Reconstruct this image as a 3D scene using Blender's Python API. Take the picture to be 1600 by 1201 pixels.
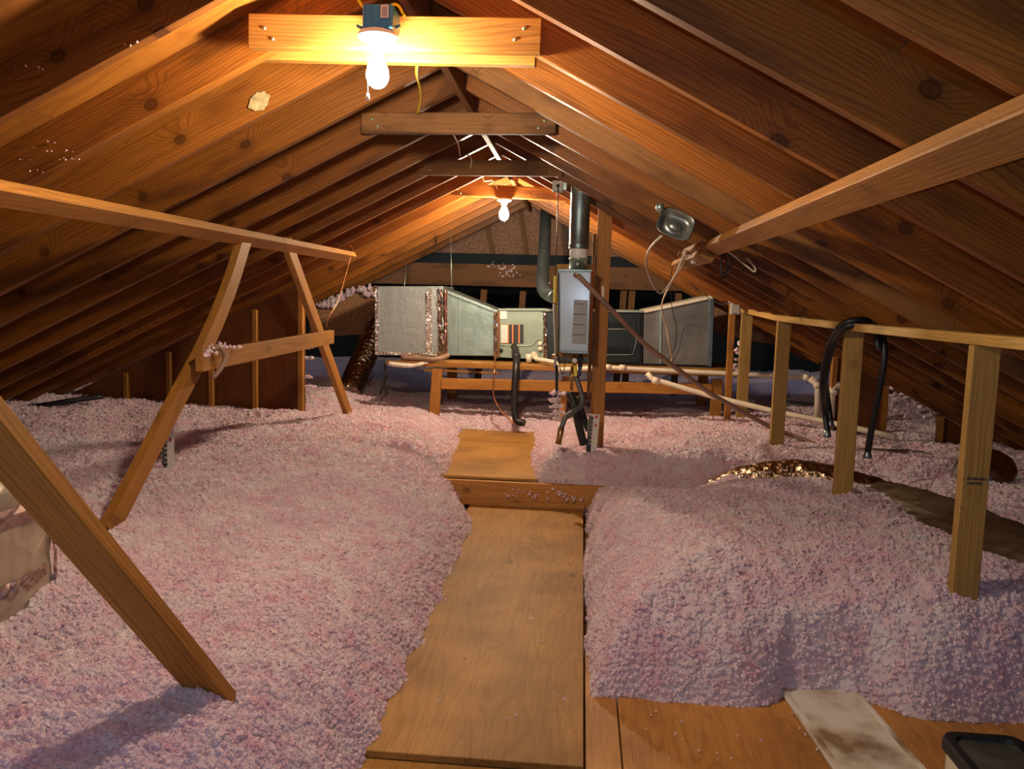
import bpy, bmesh, math, random
import numpy as np
from mathutils import Vector, Matrix, noise

random.seed(7)
for _o in list(bpy.data.objects): bpy.data.objects.remove(_o)
sc = bpy.context.scene
COL = sc.collection

# ------------------------------------------------------------------ camera
CAM = bpy.data.cameras.new('camera'); camo = bpy.data.objects.new('camera', CAM); COL.objects.link(camo)
yaw, pit, rol = 0.0841, 0.1072, 0.0284
F = Vector((-math.sin(yaw)*math.cos(pit), math.cos(yaw)*math.cos(pit), -math.sin(pit)))
R = Vector((math.cos(yaw), math.sin(yaw), 0)); U = R.cross(F)
R2 = R*math.cos(rol)+U*math.sin(rol); U2 = -R*math.sin(rol)+U*math.cos(rol)
camo.matrix_world = Matrix(((R2.x,U2.x,-F.x,0),(R2.y,U2.y,-F.y,0),(R2.z,U2.z,-F.z,1.3),(0,0,0,1)))
CAM.sensor_width = 36; CAM.sensor_fit = 'HORIZONTAL'; CAM.lens = 36*1263.7/1600; CAM.clip_start = 0.02
sc.camera = camo

# ------------------------------------------------------------------ light and exposure
BULB_NEAR, BULB_FAR, FLASH, AMBIENT = 640.0, 880.0, 12.5, 0.24
WARM = (1.0, 0.83, 0.61)
w = bpy.data.worlds.new('world'); sc.world = w; w.use_nodes = True
w.node_tree.nodes['Background'].inputs[0].default_value = (0.62, 0.72, 1.0, 1)
w.node_tree.nodes['Background'].inputs[1].default_value = AMBIENT
fl = bpy.data.lights.new('phone_torch', 'POINT'); flo = bpy.data.objects.new('phone_torch', fl); COL.objects.link(flo)
flo.location = (0.03, -0.03, 1.33); fl.energy = FLASH; fl.color = (0.62, 0.76, 1.0); fl.shadow_soft_size = 0.012
sc.view_settings.view_transform = 'Standard'; sc.view_settings.look = 'None'
sc.view_settings.gamma = 1; sc.view_settings.exposure = 1.14; sc.view_settings.use_curve_mapping = False

# ------------------------------------------------------------------ helpers
def new_mat(name):
    m = bpy.data.materials.new(name); m.use_nodes = True
    nt = m.node_tree; b = nt.nodes['Principled BSDF']
    return m, nt, b
def node(nt, t, **kw):
    n = nt.nodes.new(t)
    for k, v in kw.items(): setattr(n, k, v)
    return n
def ramp(nt, stops):
    r = nt.nodes.new('ShaderNodeValToRGB'); e = r.color_ramp.elements
    while len(e) < len(stops): e.new(0.5)
    for el, (p, c) in zip(e, stops):
        el.position = p; el.color = (c[0], c[1], c[2], 1) if len(c) == 3 else c
    return r
def mixc(nt, fac, a, b, mode='MIX'):
    n = node(nt, 'ShaderNodeMix', data_type='RGBA', blend_type=mode)
    L = nt.links
    for i, v in ((0, fac), (6, a), (7, b)):
        if hasattr(v, 'is_linked'): L.new(v, n.inputs[i])
        elif isinstance(v, (int, float)): n.inputs[i].default_value = v
        else: n.inputs[i].default_value = (*v, 1)
    return n.outputs[2]
def wood(name, dark, mid, light, rough=0.55, knots=0.5, stain=0.35, band=9.0, vmin=0.80):
    """planed lumber: long axis is the object's local X"""
    m, nt, b = new_mat(name); L = nt.links
    tc = node(nt, 'ShaderNodeTexCoord'); oi = node(nt, 'ShaderNodeObjectInfo')
    sc_ = node(nt, 'ShaderNodeVectorMath', operation='SCALE'); 
    cx = node(nt, 'ShaderNodeCombineXYZ')
    ml = node(nt, 'ShaderNodeMath', operation='MULTIPLY'); ml.inputs[1].default_value = 37.0
    L.new(oi.outputs['Random'], ml.inputs[0])
    for i in range(3): L.new(ml.outputs[0], cx.inputs[i])
    ad = node(nt, 'ShaderNodeVectorMath', operation='ADD'); L.new(tc.outputs['Object'], ad.inputs[0]); L.new(cx.outputs[0], ad.inputs[1])
    # wandering of the grain
    mp0 = node(nt, 'ShaderNodeMapping'); mp0.inputs['Scale'].default_value = (1.1, 5, 5); L.new(ad.outputs[0], mp0.inputs[0])
    wn = node(nt, 'ShaderNodeTexNoise'); wn.inputs['Scale'].default_value = 1.0; wn.inputs['Detail'].default_value = 2; L.new(mp0.outputs[0], wn.inputs[0])
    # knots
    sxk = node(nt, 'ShaderNodeSeparateXYZ'); cxk = node(nt, 'ShaderNodeCombineXYZ'); L.new(ad.outputs[0], sxk.inputs[0]); L.new(sxk.outputs[0], cxk.inputs[0]); L.new(sxk.outputs[2], cxk.inputs[1])
    mpk = node(nt, 'ShaderNodeMapping'); mpk.inputs['Scale'].default_value = (4.2, 5.6, 1); L.new(cxk.outputs[0], mpk.inputs[0])
    vk = node(nt, 'ShaderNodeTexVoronoi', voronoi_dimensions='2D'); vk.inputs['Scale'].default_value = 1.0; L.new(mpk.outputs[0], vk.inputs[0])
    kd0 = ramp(nt, [(0.0, (1, 1, 1)), (0.05, (0.75, 0.75, 0.75)), (0.085, (1, 1, 1)), (0.105, (0.28, 0.28, 0.28)), (0.22, (0, 0, 0))]); L.new(vk.outputs['Distance'], kd0.inputs[0])
    sepk = node(nt, 'ShaderNodeSeparateColor'); L.new(vk.outputs['Color'], sepk.inputs[0])
    gt = node(nt, 'ShaderNodeMath', operation='GREATER_THAN'); gt.inputs[1].default_value = 0.74; L.new(sepk.outputs[0], gt.inputs[0])
    kd = node(nt, 'ShaderNodeMath', operation='MULTIPLY'); L.new(kd0.outputs[0], kd.inputs[0]); L.new(gt.outputs[0], kd.inputs[1])
    # rings
    mp = node(nt, 'ShaderNodeMapping'); mp.inputs['Scale'].default_value = (0.45, 24, 24); L.new(ad.outputs[0], mp.inputs[0])
    a2 = node(nt, 'ShaderNodeVectorMath', operation='ADD'); L.new(mp.outputs[0], a2.inputs[0])
    s2 = node(nt, 'ShaderNodeVectorMath', operation='SCALE'); s2.inputs['Scale'].default_value = 2.6; 
    nk = ramp(nt, [(0.0, (1, 1, 1)), (0.5, (0, 0, 0))]); L.new(vk.outputs['Distance'], nk.inputs[0])
    nkm = node(nt, 'ShaderNodeMath', operation='MULTIPLY'); L.new(nk.outputs[0], nkm.inputs[0]); L.new(gt.outputs[0], nkm.inputs[1])
    wk = node(nt, 'ShaderNodeVectorMath', operation='ADD'); L.new(wn.outputs['Color'], wk.inputs[0]); nk2 = node(nt, 'ShaderNodeVectorMath', operation='SCALE'); nk2.inputs['Scale'].default_value = 0.35; L.new(nkm.outputs[0], nk2.inputs[0]); L.new(nk2.outputs[0], wk.inputs[1])
    L.new(wk.outputs[0], s2.inputs[0])
    L.new(s2.outputs[0], a2.inputs[1])
    wv = node(nt, 'ShaderNodeTexWave', wave_type='RINGS', rings_direction='X'); wv.inputs['Scale'].default_value = band/6; wv.inputs['Distortion'].default_value = 1.6
    wv.inputs['Detail'].default_value = 2; wv.inputs['Detail Scale'].default_value = 1.2
    L.new(a2.outputs[0], wv.inputs[0])
    # fine fibres
    mf = node(nt, 'ShaderNodeMapping'); mf.inputs['Scale'].default_value = (4, 130, 130); L.new(ad.outputs[0], mf.inputs[0])
    fn = node(nt, 'ShaderNodeTexNoise'); fn.inputs['Scale'].default_value = 1.0; fn.inputs['Detail'].default_value = 3; L.new(mf.outputs[0], fn.inputs[0])
    r = ramp(nt, [(0.0, dark), (0.35, mid), (0.75, light), (1.0, mid)]); L.new(wv.outputs['Fac'], r.inputs[0])
    fr = ramp(nt, [(0.3, (0.62, 0.62, 0.62)), (0.7, (1.1, 1.1, 1.1))]); L.new(fn.outputs['Fac'], fr.inputs[0])
    c = mixc(nt, 0.42, mid, r.outputs[0]); c = mixc(nt, 0.7, c, fr.outputs[0], 'MULTIPLY')
    # stains
    sn = node(nt, 'ShaderNodeTexNoise'); sn.inputs['Scale'].default_value = 1.0; sn.inputs['Detail'].default_value = 4
    ms = node(nt, 'ShaderNodeMapping'); ms.inputs['Scale'].default_value = (2.2, 6, 9); L.new(ad.outputs[0], ms.inputs[0]); L.new(ms.outputs[0], sn.inputs[0])
    sr = ramp(nt, [(0.50, (0, 0, 0)), (0.66, (stain, stain, stain))]); L.new(sn.outputs['Fac'], sr.inputs[0])
    c = mixc(nt, sr.outputs[0], c, tuple(x*0.38 for x in dark))
    kf = node(nt, 'ShaderNodeMath', operation='MULTIPLY'); kf.inputs[1].default_value = knots; L.new(kd.outputs[0], kf.inputs[0])
    c = mixc(nt, kf.outputs[0], c, tuple(x*0.35 for x in dark))
    # board to board
    bv = node(nt, 'ShaderNodeMapRange'); bv.inputs['To Min'].default_value = vmin; bv.inputs['To Max'].default_value = 1.15; L.new(oi.outputs['Random'], bv.inputs[0])
    c = mixc(nt, 1.0, c, bv.outputs[0], 'MULTIPLY')
    L.new(c, b.inputs['Base Color'])
    b.inputs['Roughness'].default_value = rough; b.inputs['Specular IOR Level'].default_value = 0.3
    bp = node(nt, 'ShaderNodeBump'); bp.inputs['Strength'].default_value = 0.25; bp.inputs['Distance'].default_value = 0.004
    L.new(fn.outputs['Fac'], bp.inputs['Height']); L.new(bp.outputs[0], b.inputs['Normal'])
    return m
def plywood(name, base, vein, rough=0.6, scale=1.0, long_axis=1):
    m, nt, b = new_mat(name); L = nt.links
    tc = node(nt, 'ShaderNodeTexCoord'); oi = node(nt, 'ShaderNodeObjectInfo')
    cx = node(nt, 'ShaderNodeCombineXYZ'); ml = node(nt, 'ShaderNodeMath', operation='MULTIPLY'); ml.inputs[1].default_value = 19.0
    L.new(oi.outputs['Random'], ml.inputs[0]); 
    for i in range(3): L.new(ml.outputs[0], cx.inputs[i])
    ad = node(nt, 'ShaderNodeVectorMath', operation='ADD'); L.new(tc.outputs['Object'], ad.inputs[0]); L.new(cx.outputs[0], ad.inputs[1])
    s = [9*scale]*3; s[long_axis] = 1.3*scale
    mp = node(nt, 'ShaderNodeMapping'); mp.inputs['Scale'].default_value = s; L.new(ad.outputs[0], mp.inputs[0])
    n1 = node(nt, 'ShaderNodeTexNoise'); n1.inputs['Scale'].default_value = 1; n1.inputs['Detail'].default_value = 2; n1.inputs['Distortion'].default_value = 0.6; L.new(mp.outputs[0], n1.inputs[0])
    wv = node(nt, 'ShaderNodeMath', operation='MULTIPLY'); wv.inputs[1].default_value = 55; L.new(n1.outputs['Fac'], wv.inputs[0])
    sn = node(nt, 'ShaderNodeMath', operation='SINE'); L.new(wv.outputs[0], sn.inputs[0])
    r1 = ramp(nt, [(0.1, (0, 0, 0)), (0.9, (0.45, 0.45, 0.45))]); L.new(sn.outputs[0], r1.inputs[0])
    c = mixc(nt, r1.outputs[0], base, vein)
    n2 = node(nt, 'ShaderNodeTexNoise'); n2.inputs['Scale'].default_value = 3.1; n2.inputs['Detail'].default_value = 6; L.new(ad.outputs[0], n2.inputs[0])
    r2 = ramp(nt, [(0.35, (0.62, 0.58, 0.55)), (0.62, (1.05, 1.05, 1.05))]); L.new(n2.outputs['Fac'], r2.inputs[0])
    c = mixc(nt, 0.8, c, r2.outputs[0], 'MULTIPLY')
    s3 = [3.0]*3; s3[long_axis] = 1.5
    mk = node(nt, 'ShaderNodeMapping'); mk.inputs['Scale'].default_value = s3; L.new(ad.outputs[0], mk.inputs[0])
    vk = node(nt, 'ShaderNodeTexVoronoi', voronoi_dimensions='2D'); vk.inputs['Scale'].default_value = 1.1; L.new(mk.outputs[0], vk.inputs[0])
    kr0 = ramp(nt, [(0.0, (0.7, 0.7, 0.7)), (0.04, (0.5, 0.5, 0.5)), (0.07, (0, 0, 0))]); L.new(vk.outputs['Distance'], kr0.inputs[0])
    sepk = node(nt, 'ShaderNodeSeparateColor'); L.new(vk.outputs['Color'], sepk.inputs[0])
    gt = node(nt, 'ShaderNodeMath', operation='GREATER_THAN'); gt.inputs[1].default_value = 0.74; L.new(sepk.outputs[0], gt.inputs[0])
    kr = node(nt, 'ShaderNodeMath', operation='MULTIPLY'); L.new(kr0.outputs[0], kr.inputs[0]); L.new(gt.outputs[0], kr.inputs[1])
    c = mixc(nt, kr.outputs[0], c, tuple(x*0.3 for x in vein))
    s4 = [150]*3; s4[long_axis] = 5
    mf = node(nt, 'ShaderNodeMapping'); mf.inputs['Scale'].default_value = s4; L.new(ad.outputs[0], mf.inputs[0])
    fn = node(nt, 'ShaderNodeTexNoise'); fn.inputs['Scale'].default_value = 1; fn.inputs['Detail'].default_value = 2; L.new(mf.outputs[0], fn.inputs[0])
    fr = ramp(nt, [(0.3, (0.75, 0.75, 0.75)), (0.7, (1.05, 1.05, 1.05))]); L.new(fn.outputs['Fac'], fr.inputs[0])
    c = mixc(nt, 0.7, c, fr.outputs[0], 'MULTIPLY')
    L.new(c, b.inputs['Base Color']); b.inputs['Roughness'].default_value = rough; b.inputs['Specular IOR Level'].default_value = 0.3
    bp = node(nt, 'ShaderNodeBump'); bp.inputs['Strength'].default_value = 0.2; bp.inputs['Distance'].default_value = 0.003
    L.new(fn.outputs['Fac'], bp.inputs['Height']); L.new(bp.outputs[0], b.inputs['Normal'])
    return m
def plain(name, col, rough=0.5, metal=0.0, var=0.15, vscale=8.0, bump=0.0, bscale=30.0, spec=0.5, bdist=0.01):
    m, nt, b = new_mat(name); L = nt.links
    tc = node(nt, 'ShaderNodeTexCoord')
    n = node(nt, 'ShaderNodeTexNoise'); n.inputs['Scale'].default_value = vscale; n.inputs['Detail'].default_value = 4; L.new(tc.outputs['Object'], n.inputs[0])
    r = ramp(nt, [(0.3, tuple(x*(1-var) for x in col)), (0.7, tuple(min(1, x*(1+var)) for x in col))]); L.new(n.outputs['Fac'], r.inputs[0])
    L.new(r.outputs[0], b.inputs['Base Color'])
    b.inputs['Roughness'].default_value = rough; b.inputs['Metallic'].default_value = metal; b.inputs['Specular IOR Level'].default_value = spec
    if bump:
        n2 = node(nt, 'ShaderNodeTexNoise'); n2.inputs['Scale'].default_value = bscale; n2.inputs['Detail'].default_value = 5; L.new(tc.outputs['Object'], n2.inputs[0])
        bp = node(nt, 'ShaderNodeBump'); bp.inputs['Strength'].default_value = bump; bp.inputs['Distance'].default_value = bdist
        L.new(n2.outputs['Fac'], bp.inputs['Height']); L.new(bp.outputs[0], b.inputs['Normal'])
    return m
def crumple(name, col, rough=0.25, scale=22.0, strength=1.0, metal=1.0, var=0.2):
    m, nt, b = new_mat(name); L = nt.links
    tc = node(nt, 'ShaderNodeTexCoord')
    v = node(nt, 'ShaderNodeTexVoronoi'); v.inputs['Scale'].default_value = scale; L.new(tc.outputs['Object'], v.inputs[0])
    n = node(nt, 'ShaderNodeTexNoise'); n.inputs['Scale'].default_value = scale*0.7; n.inputs['Detail'].default_value = 4; n.inputs['Distortion'].default_value = 1.5; L.new(tc.outputs['Object'], n.inputs[0])
    s = node(nt, 'ShaderNodeMath', operation='ADD'); L.new(v.outputs['Distance'], s.inputs[0]); L.new(n.outputs['Fac'], s.inputs[1])
    bp = node(nt, 'ShaderNodeBump'); bp.inputs['Strength'].default_value = strength; bp.inputs['Distance'].default_value = 0.012
    L.new(s.outputs[0], bp.inputs['Height']); L.new(bp.outputs[0], b.inputs['Normal'])
    r = ramp(nt, [(0.35, tuple(x*(1-var) for x in col)), (0.65, tuple(min(1, x*(1+var)) for x in col))]); L.new(n.outputs['Fac'], r.inputs[0])
    L.new(r.outputs[0], b.inputs['Base Color'])
    b.inputs['Metallic'].default_value = metal; b.inputs['Roughness'].default_value = rough
    return m
def emit(name, col, strength):
    m, nt, b = new_mat(name)
    b.inputs['Base Color'].default_value = (0.9, 0.9, 0.9, 1)
    b.inputs['Emission Color'].default_value = (*col, 1); b.inputs['Emission Strength'].default_value = strength
    return m

def link(name, me, m=None, parent=None, M=None, smooth=False):
    o = bpy.data.objects.new(name, me); COL.objects.link(o)
    if m is not None and not me.materials: me.materials.append(m)
    if smooth: me.polygons.foreach_set('use_smooth', [True]*len(me.polygons))
    M = M if M is not None else Matrix.Identity(4)
    if parent is not None:
        o.parent = parent
        W = parent.matrix_basis.copy(); q = parent.parent
        while q is not None: W = q.matrix_basis @ W; q = q.parent
        M = W.inverted() @ M
    o.matrix_basis = M
    return o
def tag(o, label=None, cat=None, group=None, kind=None):
    if label: o['label'] = label
    if cat: o['category'] = cat
    if group: o['group'] = group
    if kind: o['kind'] = kind
    return o
def thing(name, label, cat, loc=(0, 0, 0), group=None):
    o = bpy.data.objects.new(name, None); COL.objects.link(o); o.location = loc; o.empty_display_size = 0.05
    o.matrix_basis = Matrix.Translation(loc)
    return tag(o, label, cat, group)
def box_mesh(sx, sy, sz, bev=0.002, seg=1):
    bm = bmesh.new(); bmesh.ops.create_cube(bm, size=1)
    for v in bm.verts: v.co = Vector((v.co.x*sx, v.co.y*sy, v.co.z*sz))
    if bev: bmesh.ops.bevel(bm, geom=bm.edges[:], offset=min(bev, min(sx, sy, sz)*0.4), segments=seg, profile=0.5, affect='EDGES')
    me = bpy.data.meshes.new('box'); bm.to_mesh(me); bm.free(); return me
def box(name, lo, hi, m, parent=None, bev=0.002, seg=1, rotz=0.0):
    c = [(a+b)/2 for a, b in zip(lo, hi)]; s = [abs(b-a) for a, b in zip(lo, hi)]
    return link(name, box_mesh(*s, bev=bev, seg=seg), m, parent, Matrix.Translation(c) @ Matrix.Rotation(rotz, 4, 'Z'))
def axes(d, up):
    x = Vector(d).normalized(); up = Vector(up)
    y = up.cross(x).normalized(); z = x.cross(y)
    return x, y, z
def board(name, p0, p1, m, parent=None, thick=0.038, wide=0.089, up=(0, 0, 1), bev=0.003):
    """p0->p1 axis; wide runs along the 'up' side, thick across it"""
    p0, p1 = Vector(p0), Vector(p1); x, y, z = axes(p1-p0, up); L = (p1-p0).length
    c = (p0+p1)/2
    M = Matrix(((x.x, y.x, z.x, c.x), (x.y, y.y, z.y, c.y), (x.z, y.z, z.z, c.z), (0, 0, 0, 1)))
    return link(name, box_mesh(L, thick, wide, bev), m, parent, M)
def bent_board(name, pts, m, parent=None, thick=0.038, wide=0.089, up=(1, 0, 0)):
    pts = [Vector(p) for p in pts]; o = pts[0]; x, y, z = axes(pts[-1]-o, up)
    M = Matrix(((x.x, y.x, z.x, o.x), (x.y, y.y, z.y, o.y), (x.z, y.z, z.z, o.z), (0, 0, 0, 1))); Mi = M.inverted()
    loc = [Mi @ p for p in smooth_path(pts, 5)]
    bm = bmesh.new(); rings = []
    for i, p in enumerate(loc):
        t = (loc[min(i+1, len(loc)-1)]-loc[max(i-1, 0)]).normalized()
        zz = Vector((0, 0, 1)); yy = zz.cross(t).normalized(); zz = t.cross(yy)
        rings.append([bm.verts.new(p+yy*a*thick/2+zz*b*wide/2) for a, b in ((-1, -1), (1, -1), (1, 1), (-1, 1))])
    for a, b in zip(rings, rings[1:]):
        for k in range(4): bm.faces.new((a[k], a[(k+1) % 4], b[(k+1) % 4], b[k]))
    bm.faces.new(rings[0][::-1]); bm.faces.new(rings[-1])
    bmesh.ops.recalc_face_normals(bm, faces=bm.faces[:])
    me = bpy.data.meshes.new(name); bm.to_mesh(me); bm.free()
    return link(name, me, m, parent, M)
def smooth_path(pts, n=6):
    pts = [Vector(p) for p in pts]
    if len(pts) < 3: return pts
    out = []
    P = [pts[0]*2-pts[1]]+pts+[pts[-1]*2-pts[-2]]
    for i in range(1, len(P)-2):
        a, b, c, d = P[i-1:i+3]
        for k in range(n):
            t = k/n
            out.append(0.5*((2*b)+(c-a)*t+(2*a-5*b+4*c-d)*t*t+(3*b-a-3*c+d)*t**3))
    out.append(pts[-1]); return out
def tube_bm(bm, pts, r, n=10, cap=True, flat=1.0):
    pts = [Vector(p) for p in pts]; rings = []
    t0 = (pts[1]-pts[0]).normalized()
    ref = Vector((0, 0, 1)) if abs(t0.z) < 0.9 else Vector((1, 0, 0))
    u = (ref-t0*ref.dot(t0)).normalized()
    for i, p in enumerate(pts):
        t = (pts[min(i+1, len(pts)-1)]-pts[max(i-1, 0)]).normalized()
        u = (u-t*u.dot(t)).normalized(); v = t.cross(u)
        rr = r[i] if isinstance(r, (list, tuple)) else r
        rings.append([bm.verts.new(p+(u*math.cos(a)*flat+v*math.sin(a))*rr) for a in (2*math.pi*k/n for k in range(n))])
    for a, b in zip(rings, rings[1:]):
        for k in range(n): bm.faces.new((a[k], a[(k+1) % n], b[(k+1) % n], b[k]))
    if cap:
        bm.faces.new(rings[0][::-1]); bm.faces.new(rings[-1])
def tube(name, pts, r, m, parent=None, n=10, smooth=6, flat=1.0):
    P = smooth_path(pts, smooth) if smooth else [Vector(p) for p in pts]
    o = P[0].copy(); bm = bmesh.new(); tube_bm(bm, [p-o for p in P], r, n, flat=flat)
    bmesh.ops.recalc_face_normals(bm, faces=bm.faces[:])
    me = bpy.data.meshes.new(name); bm.to_mesh(me); bm.free()
    ob = link(name, me, m, parent, Matrix.Translation(o))
    for p in me.polygons: p.use_smooth = len(p.vertices) == 4
    return ob
def lathe(name, prof, m, parent=None, M=None, n=24, shade=True):
    bm = bmesh.new(); rings = []
    for r, z in prof:
        rings.append([bm.verts.new((r*math.cos(2*math.pi*k/n), r*math.sin(2*math.pi*k/n), z)) for k in range(n)] if r > 1e-6 else [bm.verts.new((0, 0, z))])
    for a, b in zip(rings, rings[1:]):
        for k in range(n):
            k2 = (k+1) % n
            if len(a) == 1 and len(b) == 1: continue
            if len(a) == 1: bm.faces.new((a[0], b[k2], b[k]))
            elif len(b) == 1: bm.faces.new((a[k], a[k2], b[0]))
            else: bm.faces.new((a[k], a[k2], b[k2], b[k]))
    bmesh.ops.recalc_face_normals(bm, faces=bm.faces[:])
    me = bpy.data.meshes.new(name); bm.to_mesh(me); bm.free()
    return link(name, me, m, parent, M, smooth=shade)
def prism(name, poly, depth, m, parent=None, bev=0.003):
    """polygon given as world points on its front face, pushed back along +Y by depth"""
    o = Vector(poly[0]); bm = bmesh.new()
    a = [bm.verts.new(Vector(p)-o) for p in poly]; b = [bm.verts.new(Vector(p)-o+Vector((0, depth, 0))) for p in poly]
    bm.faces.new(a); bm.faces.new(b[::-1]); n = len(poly)
    for k in range(n): bm.faces.new((a[k], b[k], b[(k+1) % n], a[(k+1) % n]))
    bmesh.ops.recalc_face_normals(bm, faces=bm.faces[:])
    if bev: bmesh.ops.bevel(bm, geom=bm.edges[:], offset=bev, segments=2, profile=0.5, affect='EDGES')
    me = bpy.data.meshes.new(name); bm.to_mesh(me); bm.free()
    return link(name, me, m, parent, Matrix.Translation(o))
def text(name, s, size, M, m, parent=None, align='CENTER', depth=0.0004):
    cu = bpy.data.curves.new(name, 'FONT'); cu.body = s; cu.size = size; cu.extrude = depth; cu.align_x = align; cu.align_y = 'CENTER'
    cu.materials.append(m)
    tmp = bpy.data.objects.new('tmp', cu); COL.objects.link(tmp)
    me = bpy.data.meshes.new_from_object(tmp); bpy.data.objects.remove(tmp)
    return link(name, me, m, parent, M)
FACE = Matrix.Rotation(math.pi/2, 4, 'X')        # text standing up, read from -Y

# ------------------------------------------------------------------ materials
M_raft = wood('old_rafter_pine', (0.109, 0.027, 0.003), (0.260, 0.083, 0.009), (0.344, 0.130, 0.018), 0.5, 0.85, 0.6)
M_raft2 = wood('old_rough_pine', (0.126, 0.046, 0.010), (0.252, 0.106, 0.029), (0.319, 0.163, 0.051), 0.7, 0.4, 0.7, 14)
M_brace = wood('brace_pine', (0.227, 0.081, 0.012), (0.386, 0.158, 0.026), (0.470, 0.231, 0.049), 0.55, 0.5, 0.25)
M_beam = wood('orange_pine', (0.42, 0.17, 0.035), (0.64, 0.29, 0.07), (0.74, 0.40, 0.12), 0.55, 0.8, 0.1)
M_new = wood('new_pine', (0.352, 0.182, 0.040), (0.480, 0.281, 0.076), (0.544, 0.350, 0.112), 0.5, 0.45, 0.08)
M_dull = wood('dull_old_pine', (0.136, 0.056, 0.019), (0.232, 0.098, 0.034), (0.304, 0.135, 0.049), 0.7, 0.5, 0.5)  # plain dull brown tone for older timber
M_deckr = plywood('roof_sheathing', (0.357, 0.129, 0.016), (0.212, 0.068, 0.008), 0.6, 1.0, 0)
M_walk = plywood('walkway_plywood', (0.437, 0.224, 0.053), (0.314, 0.145, 0.031), 0.6, 0.9, 1)
M_walk2 = plywood('bright_plywood', (0.499, 0.264, 0.066), (0.361, 0.168, 0.033), 0.55, 0.5, 0)
M_floorp = plywood('orange_plywood', (0.575, 0.273, 0.069), (0.375, 0.169, 0.040), 0.5, 0.8, 1)
M_part = plywood('hardboard', (0.180, 0.056, 0.010), (0.140, 0.042, 0.007), 0.7, 0.3, 2)
M_osb = plain('osb_panel', (0.30, 0.145, 0.065), 0.8, 0, 0.5, 45, 0.4, 60)
M_black = plain('black_felt_and_dark', (0.008, 0.012, 0.012), 0.8, 0, 0.3)  # felt's own black; on the far enclosure it stands in for darkness
M_galv = plain('galvanised_sheet', (0.38, 0.50, 0.44), 0.34, 0.75, 0.10, 5, 0.35, 1.6, 0.5, 0.09)
M_galvo = plain('brownish_dull_sheet', (0.20, 0.19, 0.17), 0.42, 0.6, 0.2, 4, 0.4, 2.6, 0.5, 0.05)
M_galvd = plain('dull_galvanised_pipe', (0.20, 0.26, 0.27), 0.42, 0.9, 0.25, 14)
M_bubble = None
M_foil = crumple('foil_tape', (0.72, 0.70, 0.70), 0.16, 60, 1.0)
M_foilb = crumple('brown_foil_duct', (0.42, 0.31, 0.2), 0.26, 26, 0.9)
M_wrap = crumple('foil_faced_wrap', (0.50, 0.43, 0.33), 0.36, 9, 1.0, 0.6)
M_sage = plain('sage_green_enamel', (0.25, 0.31, 0.24), 0.32, 0.1, 0.04, 8, 0.5, 2.0, 0.5, 0.04)
M_dark = plain('charcoal_green_enamel', (0.007, 0.013, 0.014), 0.4, 0, 0.1)
M_dark2 = plain('black_enamel', (0.007, 0.010, 0.011), 0.4, 0, 0.1)
M_white = plain('white_enamel', (0.52, 0.64, 0.70), 0.16, 0.0, 0.03)
M_paper = plain('white_paper_label', (0.72, 0.68, 0.6), 0.7, 0, 0.05)
M_grey = plain('grey_label', (0.33, 0.35, 0.36), 0.6, 0, 0.08)
M_ink = plain('ink', (0.03, 0.03, 0.03), 0.7)
M_orange = plain('orange_print', (0.75, 0.20, 0.05), 0.6)
M_red = plain('red_print', (0.55, 0.05, 0.05), 0.6)
M_pvc = plain('cream_pvc', (0.68, 0.60, 0.45), 0.4, 0, 0.08)
M_rubber = plain('black_rubber', (0.012, 0.012, 0.014), 0.45, 0, 0.2)
M_hosegr = plain('grey_braided_hose', (0.13, 0.13, 0.13), 0.45, 0.4, 0.2, 60)
M_brass = plain('brass', (0.45, 0.33, 0.15), 0.35, 1.0, 0.2)
M_copper = plain('copper', (0.62, 0.27, 0.13), 0.3, 1.0, 0.15)
M_yellow = plain('yellow_sheath', (0.80, 0.62, 0.03), 0.4, 0, 0.05)
M_cream = plain('cream_cable', (0.62, 0.50, 0.36), 0.5, 0, 0.1)
M_brpipe = plain('brown_plastic_pipe', (0.27, 0.16, 0.11), 0.5, 0, 0.15)
M_blue = plain('blue_plastic_box', (0.03, 0.22, 0.42), 0.35, 0, 0.1)
M_porc = plain('white_porcelain', (0.8, 0.78, 0.72), 0.35, 0, 0.03)
M_bulb1 = emit('glowing_glass_near', WARM, BULB_NEAR)
M_bulb2 = emit('glowing_glass_far', WARM, BULB_FAR)
M_boxgrey = plain('grey_plastic_box', (0.42, 0.42, 0.38), 0.5, 0, 0.08)
M_whitep = None
M_tube = plain('dark_green_plastic', (0.015, 0.02, 0.018), 0.5)
M_plasticbag = plain('crumpled_white_film', (0.62, 0.56, 0.48), 0.4, 0, 0.25, 30, 0.6, 40)
M_glass = plain('smoky_glass', (0.06, 0.065, 0.06), 0.18, 0, 0.5, 9)

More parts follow.
